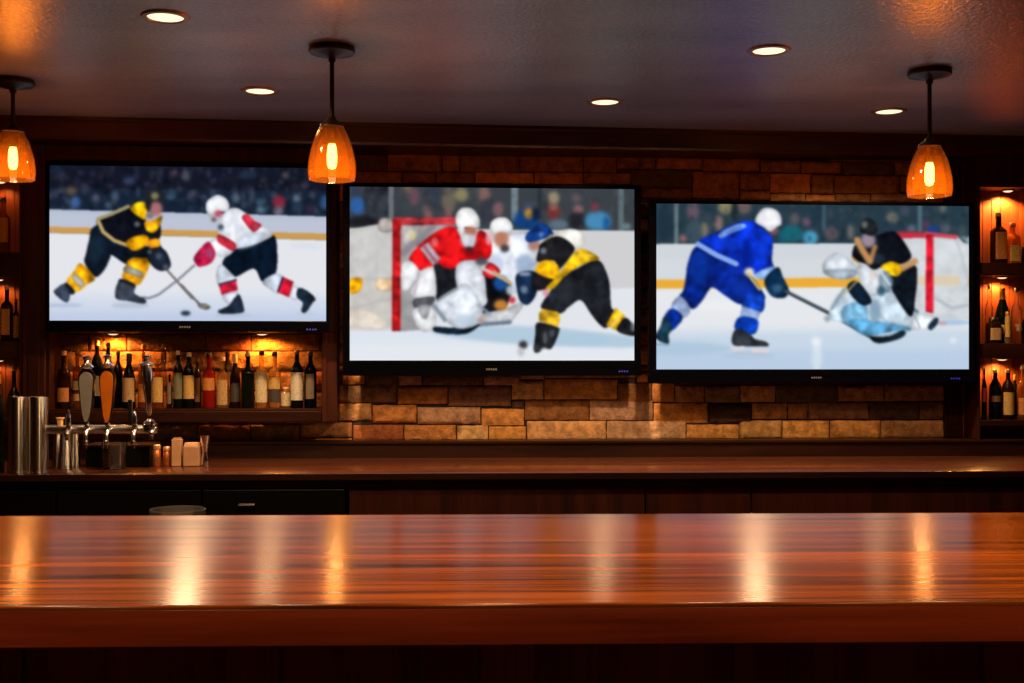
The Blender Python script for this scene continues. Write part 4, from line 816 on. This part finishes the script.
# ------------------------------------------------------------------ bottles
G = {}
G['dark'] = glass('near black green bottle glass', (0.04, 0.07, 0.03), 0.85, (0.003, 0.004, 0.003), 0.09)
G['brown'] = glass('dark brown bottle glass', (0.16, 0.05, 0.012), 0.7, (0.016, 0.005, 0.002), 0.08)
G['amber'] = glass('amber spirit bottle', (0.75, 0.40, 0.12), 0.25, (0.40, 0.16, 0.03), 0.05, 0.6)
G['clear'] = glass('clear bottle glass', (0.95, 0.88, 0.78), 0.03, (0.6, 0.5, 0.4), 0.04, 0.5)
G['red'] = glass('red spirit bottle', (0.70, 0.05, 0.02), 0.55, (0.36, 0.015, 0.01), 0.05, 0.4)
G['gold'] = glass('pale gold bottle', (0.92, 0.76, 0.42), 0.2, (0.75, 0.5, 0.2), 0.05, 0.6)
G['blue'] = glass('dark blue bottle glass', (0.03, 0.06, 0.10), 0.85, (0.002, 0.004, 0.008), 0.09)
LM = {}
def paper(name, c, marks=0.55):
    """label paper with worn, unreadable print"""
    if name in LM: return LM[name]
    m, N, L, B = new_mat('label ' + name)
    tc = N.new('ShaderNodeTexCoord'); mp = N.new('ShaderNodeMapping'); mp.inputs['Scale'].default_value = (90, 1, 170); L.new(tc.outputs['Object'], mp.inputs['Vector'])
    n = N.new('ShaderNodeTexNoise'); n.inputs['Scale'].default_value = 1; n.inputs['Detail'].default_value = 3; L.new(mp.outputs['Vector'], n.inputs['Vector'])
    rp = N.new('ShaderNodeValToRGB'); e = rp.color_ramp.elements; e[0].position = 0.34; e[1].position = 0.50
    cc = srgb(*(k * 0.70 for k in c)); e[0].color = (cc[0] * (1 - marks), cc[1] * (1 - marks), cc[2] * (1 - marks), 1); e[1].color = (*cc, 1)
    L.new(n.outputs['Fac'], rp.inputs['Fac']); L.new(rp.outputs['Color'], B.inputs['Base Color']); B.inputs['Roughness'].default_value = 0.6
    LM[name] = m; return m
PC = {'tan': (206, 160, 104), 'cream': (236, 214, 168), 'orange': (214, 132, 52), 'gold': (222, 176, 88), 'green': (120, 116, 84), 'grey': (140, 120, 100), 'dark': (60, 48, 42), 'red': (170, 40, 34), 'white': (238, 226, 204), 'brown': (120, 78, 50)}
SHAPES = {   # (radius fraction, height fraction) ; body radius = 1
 'wine': [(0.90, 0.0), (1.0, 0.012), (1.0, 0.60), (0.96, 0.66), (0.74, 0.735), (0.45, 0.79), (0.36, 0.83), (0.34, 0.955), (0.40, 0.958), (0.40, 0.985), (0.34, 1.0)],
 'burgundy': [(0.90, 0.0), (1.0, 0.012), (1.0, 0.48), (0.93, 0.56), (0.68, 0.68), (0.42, 0.79), (0.34, 0.86), (0.32, 0.96), (0.39, 0.963), (0.39, 0.985), (0.32, 1.0)],
 'spirit': [(0.92, 0.0), (1.0, 0.015), (1.0, 0.56), (0.97, 0.61), (0.80, 0.665), (0.48, 0.70), (0.37, 0.73), (0.35, 0.90), (0.42, 0.905), (0.42, 0.93), (0.34, 0.935)],
 'square': [(0.94, 0.0), (1.0, 0.015), (1.0, 0.60), (0.94, 0.655), (0.60, 0.70), (0.38, 0.73), (0.34, 0.76), (0.33, 0.90), (0.40, 0.905), (0.40, 0.93), (0.32, 0.935)],
 'flask': [(0.70, 0.0), (0.86, 0.02), (1.0, 0.16), (1.0, 0.30), (0.85, 0.45), (0.45, 0.56), (0.30, 0.62), (0.27, 0.88), (0.34, 0.885), (0.34, 0.91), (0.26, 0.92)],
 'decanter': [(0.80, 0.0), (0.90, 0.01), (0.86, 0.40), (0.70, 0.52), (0.40, 0.58), (0.36, 0.60), (0.62, 0.66), (0.62, 0.70), (0.36, 0.76), (0.34, 0.93), (0.40, 0.94), (0.34, 0.945)],
 'jar': [(0.92, 0.0), (1.0, 0.03), (1.0, 0.72), (0.9, 0.80), (0.62, 0.86), (0.60, 0.93)],
}
def bottle(name, label, group, px, wpx, ytop, zbase, off, shape, gl, labels=(), cap=None, caph=0.07, sq=None, cat='bottle'):
    u, zt, d = WALL.uz(px, ytop, off); h = zt - zbase; rad = wpx / 2 / FPX * d
    power = 2.0 if sq is None else sq
    b = MB(); prof = [(a * rad, q * h) for a, q in SHAPES[shape]]
    b.lathe(prof, 28, power=power)
    o = b.build(name, G[gl], None, 50, WALL.world(u, off, zbase + 0.0006), WRZ); tag(o, label, cat, group)
    if power > 2: power_label = power
    for (ya, yb_, colr, half) in labels:   # label rows given in photograph pixels
        z0 = max(0.004, WALL.uz(px, yb_, off + rad)[1] - zbase); z1 = WALL.uz(px, ya, off + rad)[1] - zbase
        l = MB().arc_label(rad * 1.003 + 0.0004, z0, z1, half, power=power).build('label', paper(colr, PC[colr]), o, 50)
    if cap:
        ntop = prof[-1][1]; nr = rad * (0.40 if shape != 'jar' else 0.66)
        c0 = ntop - caph * h if shape in ('wine', 'burgundy') else ntop - 0.004
        c1 = h + 0.001 if shape in ('wine', 'burgundy') else h
        MB().lathe([(nr * 1.06, c0), (nr * 1.08, c0 + 0.002), (nr * 1.04, c1 - 0.003), (nr * 0.94, c1 + 0.0005), (0, c1 + 0.001)], 18).build('cap', M[cap], o, 50)
    return o
NG = 'bottles in the lit niche'
ZN = SHZ
def nb(*a, **k): bottle(a[0], a[1], NG, a[2], a[3], a[4], ZN, a[5], a[6], a[7], *a[8:], **k)
H8, H10, H6 = 0.85, 1.05, 0.65
nb('liquor_bottle', 'dark brown bottle with an orange tan label, leftmost in the lit niche', 64, 12.6, 351, 0.14, 'spirit', 'brown', [(388, 402, 'orange', H10)], 'cork')
nb('liquor_bottle', 'slim amber bottle with cream label, second from left in the lit niche', 77.3, 9, 350, 0.10, 'spirit', 'amber', [(381, 390, 'cream', H8), (394, 401, 'tan', H8)], 'cork')
nb('wine_bottle', 'tall dark bottle with white neck label behind the grey tap handle', 97, 11.5, 341, 0.10, 'wine', 'blue', [(376, 396, 'cream', H8)], 'cap_white')
nb('wine_bottle', 'tall brown bottle with pale cap behind the amber tap handle', 108.3, 10.2, 343, 0.17, 'burgundy', 'brown', [(384, 402, 'brown', H8)], 'cap_white')
nb('wine_bottle', 'slim black bottle without label, just right of the amber tap handle', 118, 9.4, 352, 0.09, 'wine', 'dark', [], 'cap_black')
nb('wine_bottle', 'black wine bottle with a large tan label left of the side-on tap handle', 129, 12.6, 353.5, 0.15, 'burgundy', 'dark', [(378, 402, 'tan', 1.15)], 'cap_black', caph=0.2)
nb('liquor_bottle', 'amber bottle with orange label behind the side-on chrome tap handle', 143.6, 10.5, 344.5, 0.10, 'spirit', 'amber', [(384, 402, 'orange', H8)], 'cork')
nb('liquor_bottle', 'amber bottle with a golden label just right of the side-on tap handle', 157.6, 12, 361, 0.16, 'spirit', 'amber', [(377.5, 402.5, 'gold', 1.1)], None)
nb('decanter', 'tall clear decanter with a bulge in its neck, behind a golden labelled bottle', 163.2, 9, 344, 0.08, 'decanter', 'clear', [], 'cork')
nb('liquor_bottle', 'small slim grey brown bottle between golden label bottle and green label bottle', 169.6, 5, 372, 0.14, 'spirit', 'brown', [(382, 404, 'grey', H8)], None)
nb('wine_bottle', 'dark green bottle with dull green label and white cap', 178, 9.8, 351, 0.16, 'wine', 'dark', [(373, 399, 'green', 1.1)], 'cap_white')
nb('wine_bottle', 'dark bottle with a large mottled yellow label in the middle of the niche', 188.9, 11.4, 353, 0.15, 'wine', 'dark', [(375.5, 399, 'gold', 1.2)], 'cap_white')
nb('wine_bottle', 'thin dark bottle half hidden left of the red bottle', 197.3, 8, 359, 0.08, 'wine', 'brown', [(378, 402, 'brown', H8)], 'cap_black')
nb('liquor_bottle', 'bright red bottle with a tan orange label', 209, 12.8, 353, 0.15, 'spirit', 'red', [(378, 390.5, 'orange', 1.15)], 'cap_black')
nb('liquor_bottle', 'pale gold bottle with cream stopper right of the red bottle', 222.6, 12.2, 357, 0.14, 'spirit', 'gold', [(380, 405, 'tan', 1.0)], 'cap_white')
nb('wine_bottle', 'brown bottle with faded label and cream cap between gold and black bottles', 235.2, 10.8, 354, 0.12, 'burgundy', 'brown', [(383, 402, 'dark', 1.0)], 'cap_white', caph=0.17)
nb('liquor_bottle', 'black unlabelled bottle with a cream stopper left of the cream label bottle', 248, 12.8, 352, 0.15, 'square', 'dark', [], 'cap_white', sq=3.0)
nb('liquor_bottle', 'bottle with tall glowing cream label right under the right niche light', 261.6, 12.4, 351, 0.14, 'spirit', 'gold', [(372, 402.5, 'cream', 1.15)], 'cap_black')
nb('liquor_bottle', 'yellow green bottle with black lower half and yellow label', 274.6, 12.4, 352, 0.14, 'spirit', 'gold', [(377.5, 389, 'gold', 1.1), (389.5, 402.5, 'dark', 1.4)], 'cap_black')
nb('jar', 'short cream jar standing low among the tall bottles', 286, 9.4, 387, 0.13, 'jar', 'gold', [(393, 406, 'cream', 1.2)], 'cork')
nb('wine_bottle', 'black wine bottle with a large clean cream label', 296.9, 12.4, 351, 0.15, 'wine', 'dark', [(372.5, 400.5, 'white', 1.2)], 'cap_black')
nb('wine_bottle', 'dark blue bottle with faint grey label at the right end of the niche', 310.4, 12.2, 352, 0.14, 'wine', 'blue', [(374, 399, 'grey', 0.7)], 'cap_black')

RG = 'bottles on the right shelves'
def rb(lv, *a, **k): bottle(a[0], a[1], RG, a[2], a[3], a[4], ZR[lv], a[5], a[6], a[7], *a[8:], **k)
rb(0, 'liquor_bottle', 'square dark bottle with tall orange label, left on the top right shelf', 998.5, 13.5, 213, 0.15, 'square', 'brown', [(232, 259, 'orange', 0.75)], 'cap_white', sq=5)
rb(0, 'liquor_bottle', 'squat square bottle with yellow label and cream stopper, top right shelf', 1012.5, 12.6, 223, 0.16, 'square', 'amber', [(245, 261, 'gold', 0.75)], 'cap_white', sq=5)
rb(0, 'wine_bottle', 'dark bottle cut by the photo edge on the top right shelf', 1026.5, 10, 240, 0.15, 'wine', 'dark', [], 'cap_black')
rb(1, 'liquor_bottle', 'tall slim clear bottle with wide stopper, left on the middle right shelf', 989, 7.5, 285, 0.11, 'spirit', 'clear', [], 'cap_gold')
rb(1, 'liquor_bottle', 'short squat bottle with pale square label, front left of the middle right shelf', 993.6, 12.6, 318, 0.185, 'jar', 'brown', [(328, 340, 'tan', 0.8)], 'cap_black', sq=4)
rb(1, 'champagne_bottle', 'black champagne bottle with gold foil neck on the middle right shelf', 1002.4, 14, 288.5, 0.12, 'burgundy', 'dark', [(325, 334, 'gold', 1.1)], 'cap_gold', caph=0.2)
rb(1, 'liquor_bottle', 'slim bottle with a tall golden label in front of the champagne bottle', 1007.6, 6, 312, 0.20, 'jar', 'gold', [(315.5, 337, 'gold', 1.2)], 'cap_gold')
rb(1, 'liquor_bottle', 'clear bottle with dark stopper on the middle right shelf', 1016.6, 10.5, 288, 0.15, 'spirit', 'clear', [(324, 331, 'tan', 0.8)], 'cap_black')
rb(1, 'wine_bottle', 'dark bottle at the photo edge on the middle right shelf', 1027, 9, 310, 0.15, 'wine', 'dark', [], 'cap_black')
rb(2, 'wine_bottle', 'thin dark bottle with red label, leftmost on the lowest right shelf', 984.2, 5, 369, 0.20, 'wine', 'dark', [(388, 402, 'red', 1.2)], 'cap_black')
rb(2, 'wine_bottle', 'broad dark bottle with reddish band label and cream cap, lowest right shelf', 995.2, 12, 370, 0.12, 'wine', 'blue', [(396, 402, 'brown', 1.2)], 'cap_white', caph=0.06)
rb(2, 'wine_bottle', 'dark bottle with tall yellow orange label and cream cap, lowest right shelf', 1008, 11.6, 370, 0.17, 'wine', 'brown', [(392.5, 415, 'gold', 1.2)], 'cap_white', caph=0.06)
rb(2, 'wine_bottle', 'slim dark bottle with orange neck behind, between two yellow label bottles', 1014.8, 7.5, 375, 0.09, 'wine', 'dark', [], 'cap_gold', caph=0.12)
rb(2, 'liquor_bottle', 'bottle with orange label and long pale stopper at the lowest shelf edge', 1023, 11.5, 365, 0.17, 'spirit', 'amber', [(398, 415, 'orange', 1.2)], 'cap_white')

LG = 'bottles on the left shelves'
def lb(lv, *a, **k): bottle(a[0], a[1], LG, a[2], a[3], a[4], ZL[lv], a[5], a[6], a[7], *a[8:], **k)
lb(0, 'liquor_bottle', 'amber bottle with dark neck on the top left shelf', 3.5, 13, 198, 0.15, 'spirit', 'amber', [(218, 242, 'orange', 1.0)], 'cap_black')
lb(1, 'liquor_bottle', 'bottle with orange label cut by the left photo edge', -4, 11, 292, 0.16, 'spirit', 'amber', [(309, 340, 'orange', 1.2)], 'cork')
lb(1, 'liquor_bottle', 'dark bottle with ornate orange label and tan cork on the middle left shelf', 7, 10.6, 286, 0.16, 'square', 'brown', [(309, 335, 'orange', 0.7)], 'cork', sq=4)
lb(1, 'liquor_bottle', 'slim dark bottle with narrow orange label beside the left pilaster', 16.2, 5.6, 299, 0.14, 'spirit', 'brown', [(316, 338, 'orange', 1.2)], 'cap_black')
lb(2, 'flask', 'round bellied dark brown glass flask on the lowest left shelf', 14, 13.5, 366, 0.12, 'flask', 'brown', [], 'cork')
lb(2, 'liquor_bottle', 'amber bottle at the left photo edge on the lowest left shelf', -1.5, 8, 367, 0.10, 'spirit', 'amber', [(385, 410, 'orange', 1.0)], 'cork')

# ------------------------------------------------------------------ things on the back counter
def con(px, back): # a spot on the counter: `back` metres behind its front edge
    u, z, d = COUNTER.uz(px, 470, -back); return COUNTER.world(u, -back, CT + 0.0006), d, u
S_ = 5.90 / FPX     # metres per photograph pixel at the taps
p, d, u0 = con(38, 0.075)
r = thing('beer_tap_tower', 'chrome beer tap tower with two columns and a long tap rail', 'beer tap', p, CRZ); PXM = d / FPX
def bx(px, fwd=0.0): return COUNTER.uz(px, 470, -0.075 + fwd)[0] - u0
for cx in (17.6, 38.4):
    rad = 9.3 * PXM; h = 76.5 * PXM
    MB().lathe([(rad * 1.06, 0), (rad * 1.06, 0.008), (rad, 0.010), (rad, h - 0.006), (rad * 0.97, h - 0.001), (rad * 0.9, h), (0, h)], 40, M=Matrix.Translation((bx(cx), 0, 0))).build('column', M['steel'], r, 40)
zr = (472 - 428) * PXM     # rail centre height
b = MB(); b.box(bx(46), bx(146), -0.024, 0.024, zr - 0.023, zr + 0.020, 0.016, 4); b.build('rail', M['satin'], r, 40)
b = MB(); b.box(bx(143.5), bx(156.5), -0.032, 0.032, zr - 0.022, zr + 0.030, 0.008, 3); b.build('rail_end', M['chrome'], r, 40)
def faucet(px, ytop, ybot, y=-0.03):
    x = bx(px, 0.065); z = lambda yy: (472 - yy) * PXM
    o = MB().tube([(x, y + 0.012, z(428)), (x, y - 0.015, z(428)), (x, y - 0.045, z(430)), (x, y - 0.058, z(435)), (x, y - 0.060, z(ybot))], [0.014, 0.015, 0.012, 0.010, 0.008], 14).build('faucet', M['chrome'], r, 50)
    MB().lathe([(0.011, 0), (0.013, 0.004), (0.013, 0.016), (0.010, 0.02)], 16, M=Matrix.Translation((x, y - 0.060, z(ybot) + 0.018))).build('spout', M['chrome'], o, 50)
    MB().lathe([(0.012, 0), (0.014, 0.006), (0.009, 0.016), (0.008, 0.03), (0.011, 0.036), (0.0, 0.04)], 16, M=Matrix.Translation((x, y - 0.035, z(426)))).build('collar', M['chrome'], o, 50)
    return x, y - 0.035, z
faucet(68.5, 409, 438); MB().lathe([(0.009, 0), (0.013, 0.02), (0.011, 0.05), (0.004, 0.066), (0.006, 0.072), (0, 0.076)], 16, M=Matrix.Translation((bx(68.5, 0.065), -0.065, (472 - 424) * PXM))).build('tap_lever', M['chrome'], r, 50)
M['handle_grey'] = pbr('brushed grey handle inlay', (0.32, 0.30, 0.29), 0.35, metal=0.5, noise_amt=0.2, noise_scale=8)
M['handle_amber'] = pbr('amber handle inlay', srgb(168, 88, 18), 0.3, noise_amt=0.15, noise_scale=12, coat=0.5)
def paddle(px, ytop, ybot, wmax, mat, lab):
    x, y, z = faucet(px, 0, 446)
    H = (ybot - ytop) * PXM; z0 = z(ybot)
    prof = [(0.0, 0.20), (0.05, 0.30), (0.15, 0.55), (0.30, 0.68), (0.55, 0.86), (0.72, 0.97), (0.82, 1.0), (0.90, 0.92), (0.955, 0.70), (0.985, 0.42), (1.0, 0.2)]
    def plate(k, t0, t1, za, zb_):
        b = MB(); bm = b.bm; hw = wmax / 2 * PXM * k
        pts = [(-w_ * hw, za + (zb_ - za) * q) for q, w_ in prof] + [(w_ * hw, za + (zb_ - za) * q) for q, w_ in reversed(prof)]
        A = [bm.verts.new((x + a, y + t0, z_)) for a, z_ in pts]; Bq = [bm.verts.new((x + a, y + t1, z_)) for a, z_ in pts]; n = len(pts)
        for i in range(n): bm.faces.new((A[i], A[(i + 1) % n], Bq[(i + 1) % n], Bq[i]))
        f0 = bm.faces.new(list(reversed(A))); f1 = bm.faces.new(Bq)
        bmesh.ops.bevel(bm, geom=list(f0.edges) + list(f1.edges), offset=0.004, segments=2, affect='EDGES')
        return b
    o = plate(1.0, -0.014, 0.014, z0, z0 + H).build('tap_handle', M['chrome'], r, 40)
    f = plate(0.80, -0.0185, -0.0142, z0 + 0.012, z0 + H - 0.018).build('handle_face', mat, o, 40); f['label'] = lab
    zt = z0 + H
    MB().lathe([(0.010, -0.004), (0.026, 0.0), (0.034, 0.008), (0.024, 0.018), (0.014, 0.026), (0.011, 0.040), (0.019, 0.046), (0.020, 0.056), (0.012, 0.062), (0, 0.064)], 20, M=Matrix.Translation((x, y, zt - 0.002))).build('finial', M['chrome'], o, 50)
paddle(87, 367, 422, 16.5, M['handle_grey'], 'brushed grey inlay of the tap handle'); paddle(107.5, 366, 423, 15.5, M['handle_amber'], 'amber inlay of the tap handle')
x, y, z = faucet(134.5, 0, 446)
MB().box(x - 0.030, x - 0.010, y - 0.006, y + 0.006, z(424), z(398), 0.003).build('tap_lever', M['chrome'], r)
MB().lathe([(0.010, 0), (0.014, 0.02), (0.011, 0.05), (0.006, 0.07), (0, 0.074)], 16, M=Matrix.Translation((x, y, z(424)))).build('tap_lever', M['chrome'], r, 50)
x, y, z = faucet(152.5, 0, 437)     # the handle seen side-on over the rail end
xx = bx(148.5)
pts = [(xx + 0.003, -0.0, z(421)), (xx + 0.004, -0.0, z(412)), (xx + 0.001, 0, z(398)), (xx - 0.004, 0, z(384)), (xx - 0.009, 0, z(372)), (xx - 0.010, 0, z(364))]
o = MB().tube(pts, [0.010, 0.015, 0.019, 0.024, 0.030, 0.022], 16).build('tap_handle', M['chrome'], r, 60)
MB().lathe([(0.026, 0), (0.036, 0.008), (0.030, 0.016), (0.014, 0.022), (0.012, 0.036), (0.020, 0.042), (0.020, 0.052), (0, 0.056)], 20, M=Matrix.Translation((xx - 0.010, 0, z(365)))).build('finial', M['chrome'], o, 50)
MB().lathe([(0.026, 0), (0.028, 0.004), (0.016, 0.012), (0.013, 0.02)], 18, M=Matrix.Translation((xx + 0.003, 0, zr + 0.0305))).build('handle_base', M['chrome'], o, 50)
# cork standing on the rail
q = COUNTER.world(u0 + bx(60.2), -0.075, CT + zr + 0.0192)
o = MB().lathe([(0.011, 0), (0.013, 0.002), (0.0145, 0.03), (0.020, 0.032), (0.020, 0.038), (0.0, 0.039)], 18).build('bottle_stopper', M['cork'], None, 40, q, CRZ); tag(o, 'small tan cork stopper standing on the chrome tap rail', 'stopper')
# shaker tins
for i, (px, w, back, lab) in enumerate([(57.5, 11, 0.40, 'steel shaker tin upside down, behind the other two under the tap rail'), (65, 14.5, 0.315, 'steel shaker tin upside down, the front one under the tap rail'), (75, 11, 0.37, 'steel shaker tin upside down, right of the other two under the tap rail')]):
    p, d, u = con(px, back); k = d / FPX; rb_, h = w / 2 * k, 34.5 * k
    o = MB().lathe([(rb_ * 0.98, 0), (rb_ * 1.0, 0.002), (rb_ * 0.97, 0.006), (rb_ * 0.66, h - 0.006), (rb_ * 0.62, h - 0.001), (rb_ * 0.5, h), (0, h)], 32).build('shaker_tin', M['steel'], None, 35, p, CRZ); tag(o, lab, 'shaker', 'steel shaker tins')
# drip tray housing behind the glass
p, d, u = con(117.5, 0.38); k = d / FPX; w, h = 32 * k, 20 * k
r = thing('drip_tray', 'black drip tray housing with wooden lid under the beer taps', 'drip tray', p, CRZ)
MB().box(-w, w, 0, 0.2, 0, h, 0.006).build('body', M['black_matte'], r)
MB().box(-w * 1.03, w * 1.03, -0.006, 0.206, h + 0.0003, h + 0.014, 0.004).build('lid', M['shelf_wood'], r)
# rocks glass
M['tumbler'] = glass('clear drinking glass', (0.975, 0.975, 0.975), 0.015, (0.7, 0.65, 0.6), 0.03, 0.4, gloss=1.0, blend=0.5)
M['whisky'] = glass('amber drink', (0.62, 0.36, 0.16), 0.3, (0.3, 0.12, 0.03), 0.05, 0.5)
M['pint'] = glass('thick pint glass', (0.93, 0.93, 0.93), 0.10, (0.8, 0.75, 0.7), 0.05, 0.4, gloss=0.9, blend=0.4)
def tumbler(name, lab, p, rz, rad, h, base=0.016, wall=0.004, taper=0.9, mat='tumbler'):
    o = MB().lathe([(0, 0), (rad * taper * 0.96, 0), (rad * taper, 0.003), (rad, h - 0.002), (rad - wall * 0.5, h), (rad - wall, h - 0.002), (rad * taper - wall, base + 0.003), (rad * taper - wall - 0.004, base), (0, base)], 40).build(name, M[mat], None, 40, p, rz)
    return tag(o, lab, 'glass')
p, d, u = con(114.6, 0.29); k = d / FPX
g = tumbler('rocks_glass', 'clear rocks glass standing under the beer taps', p, CRZ, 12.2 * k, 26.5 * k)
# glass on the ledge behind the near bar, only its rim in view
u, zt, d = BAR.uz(177.5, 508.5, -0.87); k = d / FPX
p = BAR.world(u, -0.87, 1.0046); tumbler('pint_glass', 'clear glass tumbler whose rim rises behind the near bar', p, BAR.th, 27.5 * k, zt - 1.0046, 0.012, 0.004, 0.86, 'pint')
# little things right of the taps
def shaker(px, ytop, w, lab):
    p, d, u = con(px, 0.45); k = d / FPX; h = (466.5 - ytop) * k; rr = w / 2 * k
    r = thing('spice_shaker', lab, 'shaker', p, CRZ, 'copper spice shakers')
    MB().lathe([(rr * 0.94, 0), (rr, 0.003), (rr, h * 0.70), (rr * 0.92, h * 0.72), (rr * 0.92, h * 0.78), (0, h * 0.78)], 24).build('body', pbr('copper foil', srgb(190, 116, 66), 0.3, metal=0.8, noise_amt=0.5, noise_scale=90), r, 40)
    MB().lathe([(rr * 0.98, h * 0.7803), (rr, h * 0.80), (rr * 0.98, h * 0.96), (rr * 0.8, h), (0, h * 1.005)], 24).build('lid', pbr('copper lid', srgb(214, 160, 116), 0.35, metal=0.7, noise_amt=0.1), r, 40)
shaker(156.5, 445, 8.6, 'taller copper spice shaker right of the drip tray'); shaker(167, 447, 7.6, 'shorter copper spice shaker left of the tall tan box')
p, d, u = con(177, 0.44); k = d / FPX
r = thing('straw_box', 'tall narrow tan box standing on the back counter', 'box', p, CRZ); w, h = 4.6 * k, 27 * k
MB().box(-w, w, -0.02, 0.03, 0, h, 0.003).build('body', pbr('tan card', srgb(150, 112, 82), 0.6, noise_amt=0.1), r)
MB().box(-w * 0.8, w * 0.8, -0.014, 0.024, h + 0.0002, h + 0.006, 0.002).build('lid', pbr('tan card lid', srgb(140, 104, 76), 0.6, noise_amt=0.1), r)
p, d, u = con(191.8, 0.44); k = d / FPX
r = thing('napkin_holder', 'square tan napkin box with paper sticking out of its top', 'napkin box', p, CRZ); w, h = 7.7 * k, 20 * k
MB().box(-w, w, -0.025, 0.045, 0, h, 0.004).build('body', pbr('tan box', srgb(142, 104, 76), 0.55, noise_amt=0.1), r)
b = MB()
for i in range(5): b.box(-w * 0.92 + i * 0.002, w * (0.6 + 0.07 * i), -0.018 + i * 0.011, -0.011 + i * 0.011, h + 0.0002, h + 0.010 + 0.004 * ((i * 2) % 3), 0.001)
b.build('napkins', pbr('paper napkin', srgb(184, 148, 116), 0.8, noise_amt=0.06), r)
p, d, u = con(204.8, 0.46); k = d / FPX; h = 30 * k; rr = 5.3 * k
o = MB().lathe([(rr * 0.86, 0), (rr * 0.88, 0.002), (rr * 0.50, h * 0.42), (rr * 0.46, h * 0.45), (rr * 0.52, h * 0.49), (rr * 0.98, h - 0.002), (rr * 1.0, h), (rr * 0.92, h), (rr * 0.5, h * 0.55), (0, h * 0.52)], 28).build('jigger', M['chrome'], None, 40, p, CRZ); tag(o, 'steel hourglass jigger right of the napkin box', 'jigger')
p, d, u = con(-1.5, 0.14); k = d / FPX; h = 98 * k; rr = 5.4 * k
o = MB().lathe([(a * rr, q * h) for a, q in SHAPES['wine']], 28).build('wine_bottle', G['dark'], None, 50, p, CRZ); tag(o, 'tall dark bottle standing on the counter left of the chrome columns', 'bottle')
MB().lathe([(rr * 0.42, h * 0.9), (rr * 0.43, h), (0, h + 0.001)], 18).build('cap', M['cap_gold'], o, 50)

# ------------------------------------------------------------------ light of the rest of the room, camera
w = bpy.data.worlds.new('room'); SC.world = w; w.use_nodes = True
w.node_tree.nodes['Background'].inputs['Color'].default_value = (*WORLD_C, 1); w.node_tree.nodes['Background'].inputs['Strength'].default_value = WORLD_S
cam = bpy.data.cameras.new('camera'); cam.sensor_width = 36.0; cam.lens = 36.0 * FPX / 1024.0; cam.shift_y = (HZ - 341.5) / 1024.0; cam.clip_start = 0.05
co = bpy.data.objects.new('camera', cam); COL.objects.link(co); co.location = (0, 0, EYE); co.rotation_euler = (PI / 2, 0, 0); SC.camera = co
SC.view_settings.view_transform = 'Standard'; SC.view_settings.look = 'None'; SC.view_settings.exposure = 0.0; SC.view_settings.gamma = 1.0; SC.view_settings.use_curve_mapping = False
try:
    SC.cycles.use_denoising = True; SC.cycles.max_bounces = 8; SC.cycles.transparent_max_bounces = 24; SC.cycles.sample_clamp_indirect = 4.0
except Exception: pass
